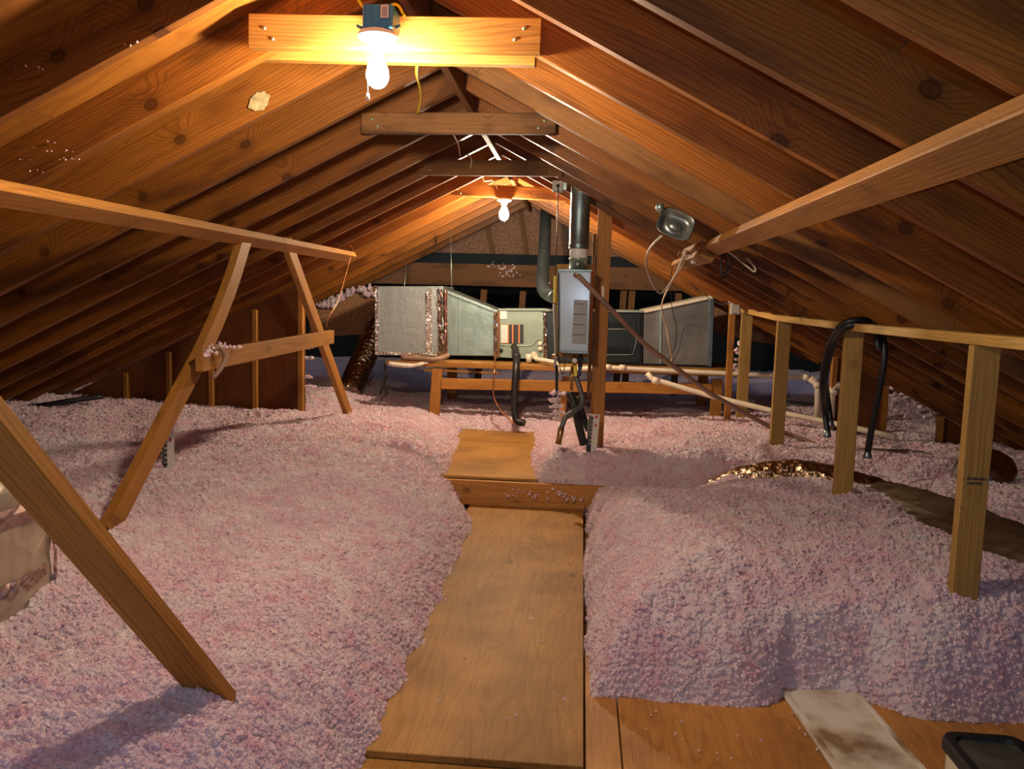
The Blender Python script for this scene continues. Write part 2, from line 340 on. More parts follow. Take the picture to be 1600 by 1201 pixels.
def bubble_foil():
    m, nt, b = new_mat('bubble_foil_board'); L = nt.links
    tc = node(nt, 'ShaderNodeTexCoord')
    v = node(nt, 'ShaderNodeTexVoronoi'); v.inputs['Scale'].default_value = 75; v.inputs['Randomness'].default_value = 0.15; L.new(tc.outputs['Object'], v.inputs[0])
    n = node(nt, 'ShaderNodeTexNoise'); n.inputs['Scale'].default_value = 9; n.inputs['Detail'].default_value = 4; L.new(tc.outputs['Object'], n.inputs[0])
    bp = node(nt, 'ShaderNodeBump'); bp.inputs['Strength'].default_value = 0.6; bp.inputs['Distance'].default_value = 0.006; L.new(v.outputs['Distance'], bp.inputs['Height'])
    bp2 = node(nt, 'ShaderNodeBump'); bp2.inputs['Strength'].default_value = 0.5; bp2.inputs['Distance'].default_value = 0.02; L.new(n.outputs['Fac'], bp2.inputs['Height']); L.new(bp.outputs[0], bp2.inputs['Normal'])
    L.new(bp2.outputs[0], b.inputs['Normal'])
    b.inputs['Base Color'].default_value = (0.34, 0.37, 0.36, 1); b.inputs['Metallic'].default_value = 0.55; b.inputs['Roughness'].default_value = 0.42
    return m
M_bubble = bubble_foil()
def white_board():
    m, nt, b = new_mat('scuffed_white_paint'); L = nt.links
    tc = node(nt, 'ShaderNodeTexCoord')
    n = node(nt, 'ShaderNodeTexNoise'); n.inputs['Scale'].default_value = 5; n.inputs['Detail'].default_value = 6; L.new(tc.outputs['Object'], n.inputs[0])
    r = ramp(nt, [(0.38, (0.28, 0.19, 0.10)), (0.5, (0.66, 0.60, 0.48)), (0.58, (0.78, 0.75, 0.68))]); L.new(n.outputs['Fac'], r.inputs[0])
    L.new(r.outputs[0], b.inputs['Base Color']); b.inputs['Roughness'].default_value = 0.55
    return m
M_whitep = white_board()

# insulation: pink fibre, whiter and rosier patches
def fluff_mat():
    m, nt, b = new_mat('pink_blown_fibre'); L = nt.links
    ge = node(nt, 'ShaderNodeNewGeometry')
    n = node(nt, 'ShaderNodeTexNoise'); n.inputs['Scale'].default_value = 15; n.inputs['Detail'].default_value = 5; L.new(ge.outputs['Position'], n.inputs[0])
    n2 = node(nt, 'ShaderNodeTexNoise'); n2.inputs['Scale'].default_value = 3.5; n2.inputs['Detail'].default_value = 3; L.new(ge.outputs['Position'], n2.inputs[0])
    r = ramp(nt, [(0.32, (0.93, 0.70, 0.75)), (0.47, (0.95, 0.82, 0.84)), (0.68, (0.96, 0.89, 0.89))]); L.new(n.outputs['Fac'], r.inputs[0])
    r2 = ramp(nt, [(0.35, (0.95, 0.84, 0.90)), (0.65, (1.0, 1.0, 1.0))]); L.new(n2.outputs['Fac'], r2.inputs[0])
    c = mixc(nt, 0.8, r.outputs[0], r2.outputs[0], 'MULTIPLY')
    L.new(c, b.inputs['Base Color']); b.inputs['Roughness'].default_value = 1.0; b.inputs['Specular IOR Level'].default_value = 0.02
    tr = node(nt, 'ShaderNodeBsdfTranslucent'); L.new(c, tr.inputs['Color']); mx = node(nt, 'ShaderNodeMixShader'); mx.inputs[0].default_value = 0.33
    L.new(b.outputs[0], mx.inputs[1]); L.new(tr.outputs[0], mx.inputs[2]); L.new(mx.outputs[0], nt.nodes['Material Output'].inputs[0])
    n3 = node(nt, 'ShaderNodeTexNoise'); n3.inputs['Scale'].default_value = 210; n3.inputs['Detail'].default_value = 3; L.new(ge.outputs['Position'], n3.inputs[0])
    bp = node(nt, 'ShaderNodeBump'); bp.inputs['Strength'].default_value = 0.5; bp.inputs['Distance'].default_value = 0.004; L.new(n3.outputs['Fac'], bp.inputs['Height']); L.new(bp.outputs[0], b.inputs['Normal'])
    return m
M_fluff = fluff_mat()

# ------------------------------------------------------------------ roof
XR, ZR, ML, MR = -0.568, 2.202, 0.4997, 0.5205
Y0, SP = 2.454, 0.4064
RH = 0.140
def roof_under(x): return ZR-(XR-x)*ML if x < XR else ZR-(x-XR)*MR
def slab_mesh(name, quads, m, parent=None):
    bm = bmesh.new()
    for q in quads:
        vs = [bm.verts.new(p) for p in q]
        for f in ((0, 1, 2, 3), (7, 6, 5, 4), (0, 4, 5, 1), (1, 5, 6, 2), (2, 6, 7, 3), (3, 7, 4, 0)): bm.faces.new([vs[i] for i in f])
    bmesh.ops.recalc_face_normals(bm, faces=bm.faces[:])
    me = bpy.data.meshes.new(name); bm.to_mesh(me); bm.free(); return link(name, me, m, parent)
ceiling = bpy.data.objects.new('ceiling', None); COL.objects.link(ceiling); ceiling['kind'] = 'structure'
top = RH*math.sqrt(1+ML*ML)
XLe, XRe = -4.95, 3.95
YA, YB = -1.6, 8.42
# each slope is a row of plywood sheets with open joints, running up the slope
for side, xe, mm in (('L', XLe, ML), ('R', XRe, MR)):
    sg = -1 if side == 'L' else 1
    ang = math.atan(mm)*sg
    length = abs(xe-XR)/math.cos(ang); nrow = 4; hrow = length/nrow
    y = YA; sheet = None
    i = 0
    while y < YB-0.05:
        y2 = min(y+2.44, YB)
        for k in range(nrow):
            s0, s1 = k*hrow+0.0015, (k+1)*hrow-0.0015; smid = (s0+s1)/2
            cx, cz = XR+sg*smid*math.cos(ang), ZR+top-smid*abs(math.sin(ang))+0.0065
            Mx = Matrix.Translation((cx, (y+y2)/2, cz)) @ Matrix.Rotation(ang, 4, 'Y')
            link('sheathing_panel', box_mesh(s1-s0, y2-y-0.003, 0.013, 0.0), M_deckr, ceiling, Mx)
        y = y2; i += 1
def rafter(yf, side, xe, m):
    mm = ML if side < 0 else MR
    a = Vector((XR+side*0.019, 0, ZR)); b = Vector((xe, 0, ZR-mm*abs(xe-XR)))
    d = (b-a).normalized(); n = Vector((0, 0, 1))-d*d.z; n.normalize()
    p0 = a+n*RH/2; p1 = b+n*RH/2
    p0.y = p1.y = yf+0.019
    p0 = p0-d*0.03
    return board('rafter', p0, p1, m, ceiling, thick=0.038, wide=RH-0.002, up=(0, 0, 1), bev=0.0025)
for k in range(-9, 15):
    yf = Y0+SP*k
    rafter(yf, -1, -4.75 if k < 10 else -3.2, M_raft)
    rafter(yf-0.029, 1, 3.75 if k < 10 else 2.2, M_raft2 if k == 2 else M_raft)
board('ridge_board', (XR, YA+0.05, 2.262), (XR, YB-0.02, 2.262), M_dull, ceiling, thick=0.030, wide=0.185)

bm = bmesh.new(); c0 = (-1.163,2.852,1.962); vs = []
for k in range(28):
    a = 2*math.pi*k/28; r_ = 0.045*(0.75+0.6*abs(noise.noise(Vector((math.cos(a)*2, math.sin(a)*2, 4.1)))))
    vs.append(bm.verts.new((r_*math.cos(a)*0.95+0.25*r_*math.sin(a), 0, r_*math.sin(a)*0.9)))
bm.faces.new(vs); me = bpy.data.meshes.new('splotch'); bm.to_mesh(me); bm.free()
link('dried_splotch', me, plain('dried_glue', (0.36, 0.26, 0.12), 0.8, 0, 0.45, 40), ceiling, Matrix.Translation(c0))

# ------------------------------------------------------------------ setting below and around
floor = box('floor', (-4.9, -1.6, -0.12), (3.9, 12.0, -0.045), M_dull, None, 0); floor['kind'] = 'structure'
wb = box('wall_back', (-3.6, 9.55, 1.72), (2.6, 9.60, 3.0), M_osb, None, 0); wb['kind'] = 'structure'
for (a, b) in (((-1.180,9.500,2.285), (-1.053,9.500,1.736)), ((-0.771,9.500,2.366), (-0.672,9.500,1.782)), ((-0.082,9.500,2.306), (-0.010,9.500,1.761))):
    board('stud', (a[0], 9.52, a[2]), (b[0], 9.52, b[2]), M_dull, wb, 0.035, 0.05, up=(1, 0, 0))
box('felt_strip', (-3.6, 9.50, 1.60), (2.6, 9.56, 1.80), M_black, wb, 0)
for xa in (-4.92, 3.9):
    q_ = box('side_light_block', (xa, 8.3, -0.1), (xa+0.03, 11.62, 3.02), M_black, None, 0); q_['kind'] = 'structure'  # unseen side panels, added to keep world light out of the far end
q_ = box('top_light_block', (-4.92, 8.43, 3.0), (3.93, 11.62, 3.03), M_black, None, 0); q_['kind'] = 'structure'  # unseen lid, added so world light cannot enter behind the roof
wd = box('wall_far', (-4.9, 11.6, -0.1), (3.9, 11.65, 3.0), M_black, None, 0); wd['kind'] = 'structure'  # flat black colour stands in for the dark of the attic beyond
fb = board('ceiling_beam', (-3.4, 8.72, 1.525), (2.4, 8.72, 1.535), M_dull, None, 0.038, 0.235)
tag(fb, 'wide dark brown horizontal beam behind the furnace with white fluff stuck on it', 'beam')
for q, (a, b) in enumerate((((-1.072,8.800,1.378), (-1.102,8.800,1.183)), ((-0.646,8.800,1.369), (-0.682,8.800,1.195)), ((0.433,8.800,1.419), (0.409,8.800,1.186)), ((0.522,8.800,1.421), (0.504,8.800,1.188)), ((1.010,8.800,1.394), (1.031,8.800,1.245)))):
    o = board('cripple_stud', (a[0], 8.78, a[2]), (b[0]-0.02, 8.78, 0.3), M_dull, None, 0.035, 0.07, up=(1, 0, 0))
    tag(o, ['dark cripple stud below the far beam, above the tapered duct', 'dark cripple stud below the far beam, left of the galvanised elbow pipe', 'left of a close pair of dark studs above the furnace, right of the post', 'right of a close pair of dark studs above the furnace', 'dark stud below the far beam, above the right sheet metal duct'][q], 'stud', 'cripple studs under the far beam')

# lower left and right skirts of the far opening: rough panels above the insulation
sl = prism('osb_panel', [(-2.781,8.100,1.166), (-2.103,8.100,1.380), (-2.085,8.100,0.901), (-2.781,8.100,0.826)], 0.02, M_osb, None, 0)
tag(sl, 'brown chipboard panel with fluff along its top, left of the foil covered plenum', 'panel')
sr = prism('osb_panel', [(1.279,8.100,1.321), (2.048,8.100,1.157), (2.065,8.100,0.877), (1.296,8.100,1.009)], 0.02, M_osb, None, 0)
tag(sr, 'brown chipboard panel behind the post with the grey box, dotted with fluff', 'panel')

# knee walls seen across the attic
def knee_wall(name, y, xs, x0, x1, gap=None):
    w_ = bpy.data.objects.new(name, None); COL.objects.link(w_); w_['kind'] = 'structure'
    spans = [(x0, x1)] if gap is None else [(x0, gap[0]), (gap[1], x1)]
    for a, b in spans:
        a_, b_ = min(a, b), max(a, b)
        prism('hardboard_panel', [(a_, y+0.05, 0.02), (b_, y+0.05, 0.02), (b_, y+0.05, roof_under(b_)-0.005), (a_, y+0.05, roof_under(a_)-0.005)], 0.012, M_part, w_, 0)
    for x in xs:
        board('stud', (x, y+0.02, 0.0), (x, y+0.02, roof_under(x)-(0.015 if x > 0 else 0.06)), M_brace, w_, 0.038, 0.05, up=(0, 1, 0))
    return w_
knee_wall('wall_left', 6.16, (-3.63, -3.27, -2.92, -2.56, -2.19), -4.3, -2.17)
knee_wall('wall_right', 6.0, (1.83, 2.20, 2.60), 1.85, 3.3, (2.22, 2.60))

# ------------------------------------------------------------------ floor sheets, header beam
o = box('plywood_sheet', (-0.66, 2.15, -0.022), (0.050, 4.985, 0.0), M_walk, None, 0.002)
tag(o, 'long scuffed plywood walkway sheet running from the foreground to the step beam', 'plywood')
o = box('plywood_sheet', (-0.80, 0.3, -0.045), (0.045, 2.17, -0.024), M_walk, None, 0.002)
tag(o, 'plywood sheet under the near end of the walkway, barely showing at the bottom edge', 'plywood')
o = prism('plywood_sheet', [(-0.98, 5.0, 0.150), (-0.24, 5.0, 0.150), (-0.24, 5.0, 0.166), (-0.98, 5.0, 0.166)], 1.95, M_walk2, None, 0.001)
tag(o, 'bright orange plywood sheet raised behind the step beam', 'plywood')
hb = thing('header_beam', 'knotty wooden step beam crossing the end of the plywood walkway', 'beam', (0, 4.99, 0))
board('beam_board', (-1.05, 4.975, 0.072), (1.25, 4.975, 0.072), M_beam, hb, 0.038, 0.150)
board('ledger_strip', (-0.75, 4.945, 0.0150), (0.06, 4.945, 0.0150), M_beam, hb, 0.020, 0.034)
o = box('floor_plank', (0.057, -0.6, -0.040), (0.160, 2.95, -0.020), M_floorp, None, 0.002)
tag(o, 'narrow orange plank along the right edge of the walkway, foreground', 'plank')
o = box('plywood_sheet', (0.164, -0.6, -0.042), (0.95, 3.0, -0.016), M_floorp, None, 0.002)
tag(o, 'orange knotty plywood between the walkway and the white board, foreground', 'plywood')
o = box('plywood_sheet', (0.953, -0.6, -0.042), (2.6, 3.0, -0.016), M_floorp, None, 0.002)
tag(o, 'orange plywood to the right of the white board, under the black lidded box', 'plywood')
wbd = thing('white_board', 'scuffed white painted board lying on the orange plywood, foreground right', 'board', (0.9, 2.0, 0))
o = link('board_face', box_mesh(0.26, 3.1, 0.018, 0.004), M_whitep, wbd, Matrix.Translation((0.972, 1.255, -0.004)) @ Matrix.Rotation(0.085, 4, 'Z'))
for sx in (-0.121, 0.121):
    link('edge_bead', box_mesh(0.016, 3.1, 0.008, 0.002), M_whitep, wbd, Matrix.Translation((0.972, 1.255, 0.0075)) @ Matrix.Rotation(0.085, 4, 'Z') @ Matrix.Translation((sx, 0, 0)))

# ------------------------------------------------------------------ collar ties
def collar(k, label, zl, zr, back=False, wide=0.090, half=(0.438, 0.422), m=M_raft):
    y = Y0+SP*k
    t = thing('collar_tie', label, 'collar tie', (XR, y, 2.05), 'collar ties below the ridge')
    board('tie_board', (XR-half[0], y-0.050, zl), (XR+half[1], y-0.050, zr), m, t, 0.038, wide)
    if back: board('tie_board', (XR-half[0]-0.02, y+0.058, zl-0.004), (XR+half[1]-0.02, y+0.058, zr-0.004), m, t, 0.038, wide)
    for sx in (-1, 1):
        for dx, dz in ((0.05, 0.012), (0.075, -0.018)):
            lathe('bolt_head', [(0, 0.003), (0.0045, 0.002), (0.0055, 0)], M_galv, t, Matrix.Translation((XR+sx*(half[0 if sx < 0 else 1]-dx), y-0.0695, (zl+zr)/2+dz)) @ Matrix.Rotation(math.pi/2, 4, 'X'), 8)
    return t
collar(0, 'nearest collar tie, doubled boards carrying the blue lamp box', 2.055, 2.042, True, 0.096, m=M_brace)
collar(3, 'second collar tie, with the yellow cable ending on top of it', 2.049, 2.055, m=M_raft2)
collar(6, 'third collar tie, dark brown, with a small grey box at its right end', 2.050, 2.056, m=M_raft2)
collar(9, 'farthest collar tie, reddish, with the far bulb under it', 2.085, 2.057, m=M_raft)

# ------------------------------------------------------------------ lamps
def bulb(parent, M, m, s=1.0):
    prof = [(0, -0.105), (0.012, -0.103), (0.022, -0.096), (0.029, -0.084), (0.0315, -0.070), (0.030, -0.056), (0.025, -0.042), (0.019, -0.028), (0.0145, -0.018), (0.0135, -0.008), (0.0135, 0)]
    return lathe('bulb', [(r*s, z*s) for r, z in prof], m, parent, M, 20)
LX, LY, LZ = -0.600, 2.315, 2.020
t = thing('lamp', 'bare bulb hanging from a blue junction box on the nearest collar tie', 'lamp', (LX, LY, LZ))
box('junction_box', (LX-0.034, LY-0.045, LZ+0.004), (LX+0.052, LY+0.048, LZ+0.070), M_blue, t, 0.008, 3)
for x in (LX-0.030, LX-0.012, LX+0.014): box('box_rib', (x, LY-0.049, LZ+0.01), (x+0.006, LY-0.043, LZ+0.066), M_blue, t, 0.001)
for sx in (-1, 1):
    prism('mounting_ear', [(LX+sx*0.040, LY, LZ+0.010), (LX+sx*0.062, LY, LZ+0.022), (LX+sx*0.062, LY, LZ+0.030), (LX+sx*0.040, LY, LZ+0.022)], 0.012, M_blue, t, 0.001)
st = box('sticker', (LX+0.020, LY-0.0505, LZ+0.030), (LX+0.042, LY-0.0495, LZ+0.064), M_paper, t, 0)
for i in range(6): box('print_line', (LX+0.024, LY-0.0512, LZ+0.034+i*0.0045), (LX+0.038, LY-0.0506, LZ+0.0355+i*0.0045), M_ink, st, 0)
lathe('lamp_holder', [(0, 0.006), (0.050, 0.006), (0.056, 0.001), (0.056, -0.008), (0.046, -0.014), (0.030, -0.018), (0.021, -0.022), (0.020, -0.048), (0.017, -0.050), (0, -0.050)], M_porc, t, Matrix.Translation((LX, LY, LZ)), 28)
bulb(t, Matrix.Translation((LX, LY, LZ-0.040)), M_bulb1)
tube('pull_chain', [(LX-0.018, LY-0.03, LZ-0.016), (LX-0.020, LY-0.035, LZ-0.10), (LX-0.018, LY-0.035, LZ-0.170)], 0.0014, M_porc, t, 5, 3)
lathe('chain_pull', [(0, 0.012), (0.004, 0.010), (0.005, 0), (0.0045, -0.010), (0, -0.012)], M_porc, t, Matrix.Translation((LX-0.018, LY-0.035, LZ-0.178)), 10)
MX, MY, MZ = -0.604, 6.035, 2.010
t = thing('lamp', 'small far bare bulb under the farthest collar tie', 'lamp', (MX, MY, MZ))
lathe('lamp_holder', [(0, 0.012), (0.050, 0.010), (0.056, 0.002), (0.050, -0.006), (0.026, -0.014), (0.021, -0.030), (0, -0.030)], M_porc, t, Matrix.Translation((MX, MY, MZ)), 24)
bulb(t, Matrix.Translation((MX, MY, MZ-0.028)), M_bulb2, 1.15)
lathe('chain_pull', [(0, 0.008), (0.003, 0.006), (0.004, 0), (0, -0.008)], M_porc, t, Matrix.Translation((MX+0.008, MY-0.02, MZ-0.160)), 8)

def cable(label, pts, r, m, name='cable', n=8, cat='cable', group=None, smooth=6):
    o = tube(name, pts, r, m, None, n, smooth); return tag(o, label, cat, group)
cable('yellow cable dropping from the roof into the blue lamp box', [(-0.685,2.360,2.151), (-0.654,2.360,2.109), (-0.614,2.330,2.059)], 0.0045, M_yellow)
cable('orange lit cable loop on the right of the blue lamp box', [(-0.582,2.370,2.102), (-0.578,2.380,2.122), (-0.559,2.380,2.121), (-0.539,2.375,2.091)], 0.0045, M_yellow)
cable('yellow cable hanging between the first and second collar ties', [(-0.535,2.560,2.033), (-0.591,2.800,2.045), (-0.638,3.100,2.067), (-0.699,3.400,2.090), (-0.754,3.600,2.087)], 0.005, M_yellow)
cable('thin cable dangling above the third collar tie', [(-0.659,4.000,2.082), (-0.681,4.300,2.089), (-0.732,4.700,2.098)], 0.004, M_cream)
cable('thin white cable looped on the third collar tie', [(-0.736,4.800,2.105), (-0.702,4.800,2.120), (-0.679,4.800,2.091), (-0.688,4.820,2.050)], 0.004, M_cream)
cable('thin white cable lying on the farthest collar tie', [(-0.765,6.000,2.171), (-0.750,6.000,2.139), (-0.694,6.000,2.144), (-0.665,6.000,2.108), (-0.658,6.030,2.089)], 0.004, M_porc)

# ------------------------------------------------------------------ left bracing
sl_n = Vector((-ML, 0, 1)).normalized()
pl = thing('purlin', 'long lengthwise board fixed under the left rafters, upper left', 'purlin', (-1.70, 3, 1.6))
board('purlin_board', (-1.695, -0.9, 1.556), (-1.690, 5.80, 1.558), M_brace, pl, 0.038, 0.089, up=(1, 0, ML))
tube('staple', [(-1.660,5.671,1.634), (-1.660,5.752,1.617), (-1.660,5.721,1.561)], 0.002, M_copper, pl, 6, 3)
t = bent_board('brace', [(-1.710,4.012,1.579), (-1.730,3.857,1.309), (-1.755,3.638,1.029), (-1.780,3.340,0.744), (-1.810,2.923,0.350)], M_brace, None, 0.089, 0.038)
tag(t, 'bowed wooden brace from the left purlin down to the insulation, nearer leg of the A', 'brace')
t = board('brace', (-1.730,4.626,1.582), (-1.790,6.256,0.230), M_brace, None, 0.089, 0.038, up=(1, 0, 0))
tag(t, 'straight wooden brace with a dark knot, farther leg of the A under the left purlin', 'brace')
cb = thing('cross_brace', 'short horizontal board tying the two left braces together', 'brace', (-1.70, 4.5, 0.97))
board('brace_board', (-1.685,3.442,0.977), (-1.685,5.348,1.001), M_brace, cb, 0.038, 0.090)
sb = tube('pipe_strap', [(-1.660,3.525,0.899), (-1.650,3.582,0.938), (-1.640,3.608,0.975), (-1.640,3.596,1.014), (-1.650,3.558,1.037), (-1.660,3.528,1.027)], 0.011, M_brpipe, None, 8, 6)
tag(sb, 'dark bent pipe strap looped round the left end of the cross board', 'strap')
BR_A, BR_B = Vector((-0.885,1.790,0.370)), Vector((-0.981,1.280,1.035))
cb2 = board('brace', BR_A-(BR_B-BR_A)*0.25, BR_A+(BR_B-BR_A)*2.15, M_brace, None, 0.085, 0.038, up=(-0.1, 1, 0.45))
tag(cb2, 'large leaning wooden brace in the left foreground, foot sunk in the insulation', 'brace')
cable('thin copper wire hanging from the far end of the left purlin', [(-1.660,5.721,1.570), (-1.680,5.650,1.422), (-1.700,5.537,1.241), (-1.720,5.400,1.132), (-1.730,5.377,1.059)], 0.0025, M_copper, 'wire', 6)

# ------------------------------------------------------------------ right purlin and what hangs on it
pr = thing('purlin', 'long lengthwise board fixed under the right rafters, with stepped ends', 'purlin', (0.62, 3, 1.56))
board('purlin_board', (0.622, -0.6, 1.562), (0.622, 4.62, 1.568), M_brace, pr, 0.038, 0.084, up=(-1, 0, MR))
board('end_block', (0.585, 4.1, 1.578), (0.585, 5.02, 1.582), M_brace, pr, 0.036, 0.050, up=(-1, 0, MR))
board('end_block', (0.605, 4.1, 1.532), (0.605, 5.42, 1.536), M_brace, pr, 0.036, 0.075, up=(-1, 0, MR))
cc = thing('cord_coil', 'black power cord coiled over the far end of the right purlin, plug hanging', 'cord', (0.66, 4.3, 1.55))
for j in range(4):
    dx = j*0.010
    tube('cord_loop', [(0.575,4.560,1.560), (0.604,4.540,1.628), (0.653,4.530,1.653), (0.688,4.560,1.652), (0.650,4.500,1.613), (0.622,4.480,1.577), (0.590,4.480,1.535)] if j % 2 == 0 else [(0.567,4.560,1.580), (0.616,4.540,1.649), (0.672,4.550,1.662), (0.639,4.500,1.626), (0.611,4.480,1.597), (0.596,4.480,1.556)], 0.005, M_rubber, cc, 6, 5).location += Vector((dx, dx*0.5, -dx*0.4))
box('plug', (0.575,4.495,1.542), (0.596,4.465,1.507), M_boxgrey, cc, 0.003, 2)
cable('dark loops of cord hanging below the right purlin', [(0.678,4.100,1.550), (0.668,4.080,1.493), (0.672,4.080,1.424), (0.697,4.100,1.435), (0.725,4.100,1.485), (0.717,4.120,1.527), (0.688,4.120,1.548), (0.697,4.060,1.468), (0.670,4.050,1.436)], 0.004, M_rubber, 'cord', cat='cord')
cable('cream cable loop hanging below the right purlin', [(0.696,4.100,1.556), (0.741,4.100,1.526), (0.783,4.050,1.485), (0.811,4.000,1.456), (0.816,4.000,1.471), (0.787,4.050,1.519), (0.740,4.100,1.551)], 0.0045, M_cream)
cable('black cord loop to the right of the cream loop under the purlin', [(0.760,4.100,1.577), (0.789,4.100,1.555), (0.796,4.080,1.514), (0.779,4.060,1.476), (0.766,4.050,1.457)], 0.004, M_rubber, 'cord', cat='cord')

# long cream cable
cable('long cream cable looping from the metal reflector down to the furnace', [(0.353,3.850,1.604), (0.323,3.900,1.572), (0.307,4.050,1.532), (0.322,4.300,1.484), (0.377,4.600,1.409), (0.440,4.800,1.352), (0.476,4.800,1.371), (0.517,4.700,1.451), (0.534,4.550,1.534), (0.546,4.500,1.576), (0.575,4.800,1.529), (0.596,5.600,1.436), (0.600,6.200,1.315), (0.624,6.500,1.215), (0.685,6.700,1.099), (0.746,6.900,0.906), (0.777,7.000,0.818), (0.747,7.050,0.758)], 0.006, M_cream, n=8)
cable('thin dark cable hanging in front of the right sheet metal duct', [(0.592,5.400,1.680), (0.634,6.000,1.538), (0.697,6.600,1.359), (0.769,7.000,1.200), (0.810,7.080,1.090), (0.810,7.100,0.924), (0.761,7.100,0.811)], 0.003, M_rubber, n=6)
cable('thin dark cable running down the right rafters to the grey box', [(0.792,6.200,1.454), (0.876,6.200,1.385), (0.935,6.100,1.329), (0.995,5.950,1.294), (1.040,5.900,1.305)], 0.003, M_rubber, n=6)

# metal reflector
Mref = Matrix.Translation((0.414,3.850,1.658)) @ Matrix.Rotation(0.35, 4, 'Y') @ Matrix.Rotation(math.radians(72), 4, 'X') @ Matrix.Scale(0.70, 4)
t = thing('metal_reflector', 'dented galvanised reflector pan tucked between the right rafters', 'reflector', (0.414,3.850,1.658))
bm = bmesh.new(); N = 32
prof = [(0.118, 0.0), (0.124, 0.006), (0.112, 0.004), (0.100, -0.030), (0.088, -0.044), (0.048, -0.050), (0.046, -0.042), (0.038, -0.026), (0.020, -0.018), (0, -0.016)]
rings = []
for r, z in prof:
    ring = []
    if r == 0: rings.append([bm.verts.new((0, 0, z))]); continue
    for k in range(N):
        a = 2*math.pi*k/N; sq = 1/max(abs(math.cos(a)), abs(math.sin(a)))
        f = 1+(min(sq, 1.22)-1)*(0.75 if r > 0.06 else 0)
        ring.append(bm.verts.new((r*f*math.cos(a)*1.0, r*f*math.sin(a)*0.80, z)))
    rings.append(ring)
for a, b in zip(rings, rings[1:]):
    for k in range(N):
        if len(b) == 1: bm.faces.new((a[k], a[(k+1) % N], b[0]))
        else: bm.faces.new((a[k], a[(k+1) % N], b[(k+1) % N], b[k]))
me = bpy.data.meshes.new('pan'); bm.to_mesh(me); bm.free()
link('pan', me, plain('aged_zinc', (0.33, 0.35, 0.32), 0.38, 0.85, 0.15), t, Mref, True)
pan_c = Vector((0.414,3.850,1.658))
lathe('bracket', [(0, 0.02), (0.018, 0.018), (0.02, 0), (0.012, -0.02), (0, -0.022)], M_galv, t, Matrix.Translation((0.338,3.850,1.732)), 8)

# ------------------------------------------------------------------ half height stud wall on the right
fw = thing('stud_wall', 'half height framing wall of pale new studs and top plates, right side', 'framing', (1.27, 4.5, 0))
zt = 1.185
sy = (2.81, 4.12, 5.52, 6.75)
X0 = 1.335; PZ = (1.186, 1.184, 1.192, 1.226)
for i, y in enumerate(sy):
    s = board('stud', (X0, y, -0.02), (X0, y, PZ[i]), M_new, fw, 0.038, 0.089, up=(1, 0, 0))
for a, b, za, zb in ((0.5, 2.83, 1.206, 1.206), (2.835, 4.14, 1.206, 1.203), (4.145, 5.54, 1.204, 1.212), (5.545, 7.02, 1.212, 1.256)):
    board('top_plate', (X0, a, za), (X0, b, zb), M_new, fw, 0.089, 0.038)
for r_ in range(2):
    for c_ in range(9 if r_ == 0 else 7):
        wd_ = 0.0035 if (c_+r_) % 3 else 0.0055
        box('stamp_mark', (X0-0.028+c_*0.0072, 2.7900, 0.735-r_*0.016), (X0-0.028+c_*0.0072+wd_, 2.7909, 0.744-r_*0.016), M_ink, fw, 0)
# black hoses over the plate
for pts, lab in (([(1.370,4.544,0.614), (1.350,4.562,0.732), (1.270,4.356,0.893), (1.250,4.263,1.034), (1.250,4.179,1.136), (1.250,4.044,1.211), (1.310,4.004,1.239), (1.390,4.063,1.230), (1.430,4.030,1.180), (1.440,3.993,1.106), (1.440,3.990,1.014), (1.440,4.027,0.871), (1.440,4.080,0.706), (1.440,4.108,0.585)], 'thick black hose draped over the right top plate, longer one hanging to the right'),
                 ([(1.390,4.567,0.668), (1.370,4.588,0.801), (1.290,4.376,0.925), (1.270,4.268,1.041), (1.260,4.151,1.138), (1.260,4.026,1.200), (1.310,4.000,1.220), (1.370,4.047,1.221), (1.400,4.012,1.180), (1.410,3.983,1.105)], 'second black hose beside the thick one, draped over the right top plate')):
    t = thing('black_hose', lab, 'hose', pts[0])
    tube('hose_body', pts, 0.016, M_rubber, t, 10, 6)
    lathe('hose_fitting', [(0, 0.022), (0.016, 0.02), (0.018, 0), (0.022, -0.008), (0.022, -0.02), (0, -0.022)], M_brass if 0 else M_galvd, t, Matrix.Translation(Vector(pts[0])-Vector((0, 0, 0.01))), 10)
    if len(pts) > 12: lathe('hose_fitting', [(0, 0.022), (0.016, 0.02), (0.018, 0), (0.022, -0.008), (0.022, -0.02), (0, -0.022)], M_galvd, t, Matrix.Translation(Vector(pts[-1])-Vector((0, 0, 0.01))), 10)

# post with box beside the wall
t = board('post', (1.187,6.600,1.321), (1.195,6.600,0.369), M_brace, None, 0.038, 0.050, up=(1, 0, 0))
tag(t, 'slim orange post with a grey electrical box at its top, left of the pale studs', 'post')
t = thing('electrical_box', 'grey electrical box on top of the slim post, cables entering from above', 'electrical box', (1.197,6.500,1.272))
box('box_body', (1.160,6.550,1.215), (1.233,6.490,1.303), M_boxgrey, t, 0.006, 2)
box('cover_plate', (1.158,6.490,1.226), (1.221,6.480,1.293), M_boxgrey, t, 0.002)
for a in ([(1.151,6.500,1.296), (1.138,6.520,1.330), (1.130,6.540,1.350)], [(1.166,6.500,1.296), (1.162,6.520,1.341)], [(1.225,6.500,1.298), (1.217,6.520,1.332)]): tube('cable_stub', a, 0.006, M_cream, t, 6, 3)
t = thing('switch_box', 'small grey switch box with a black cord under the third collar tie', 'electrical box', (-0.174,4.950,1.965))
box('box_body', (-0.210,5.020,1.940), (-0.145,4.960,2.005), M_boxgrey, t, 0.004, 2)
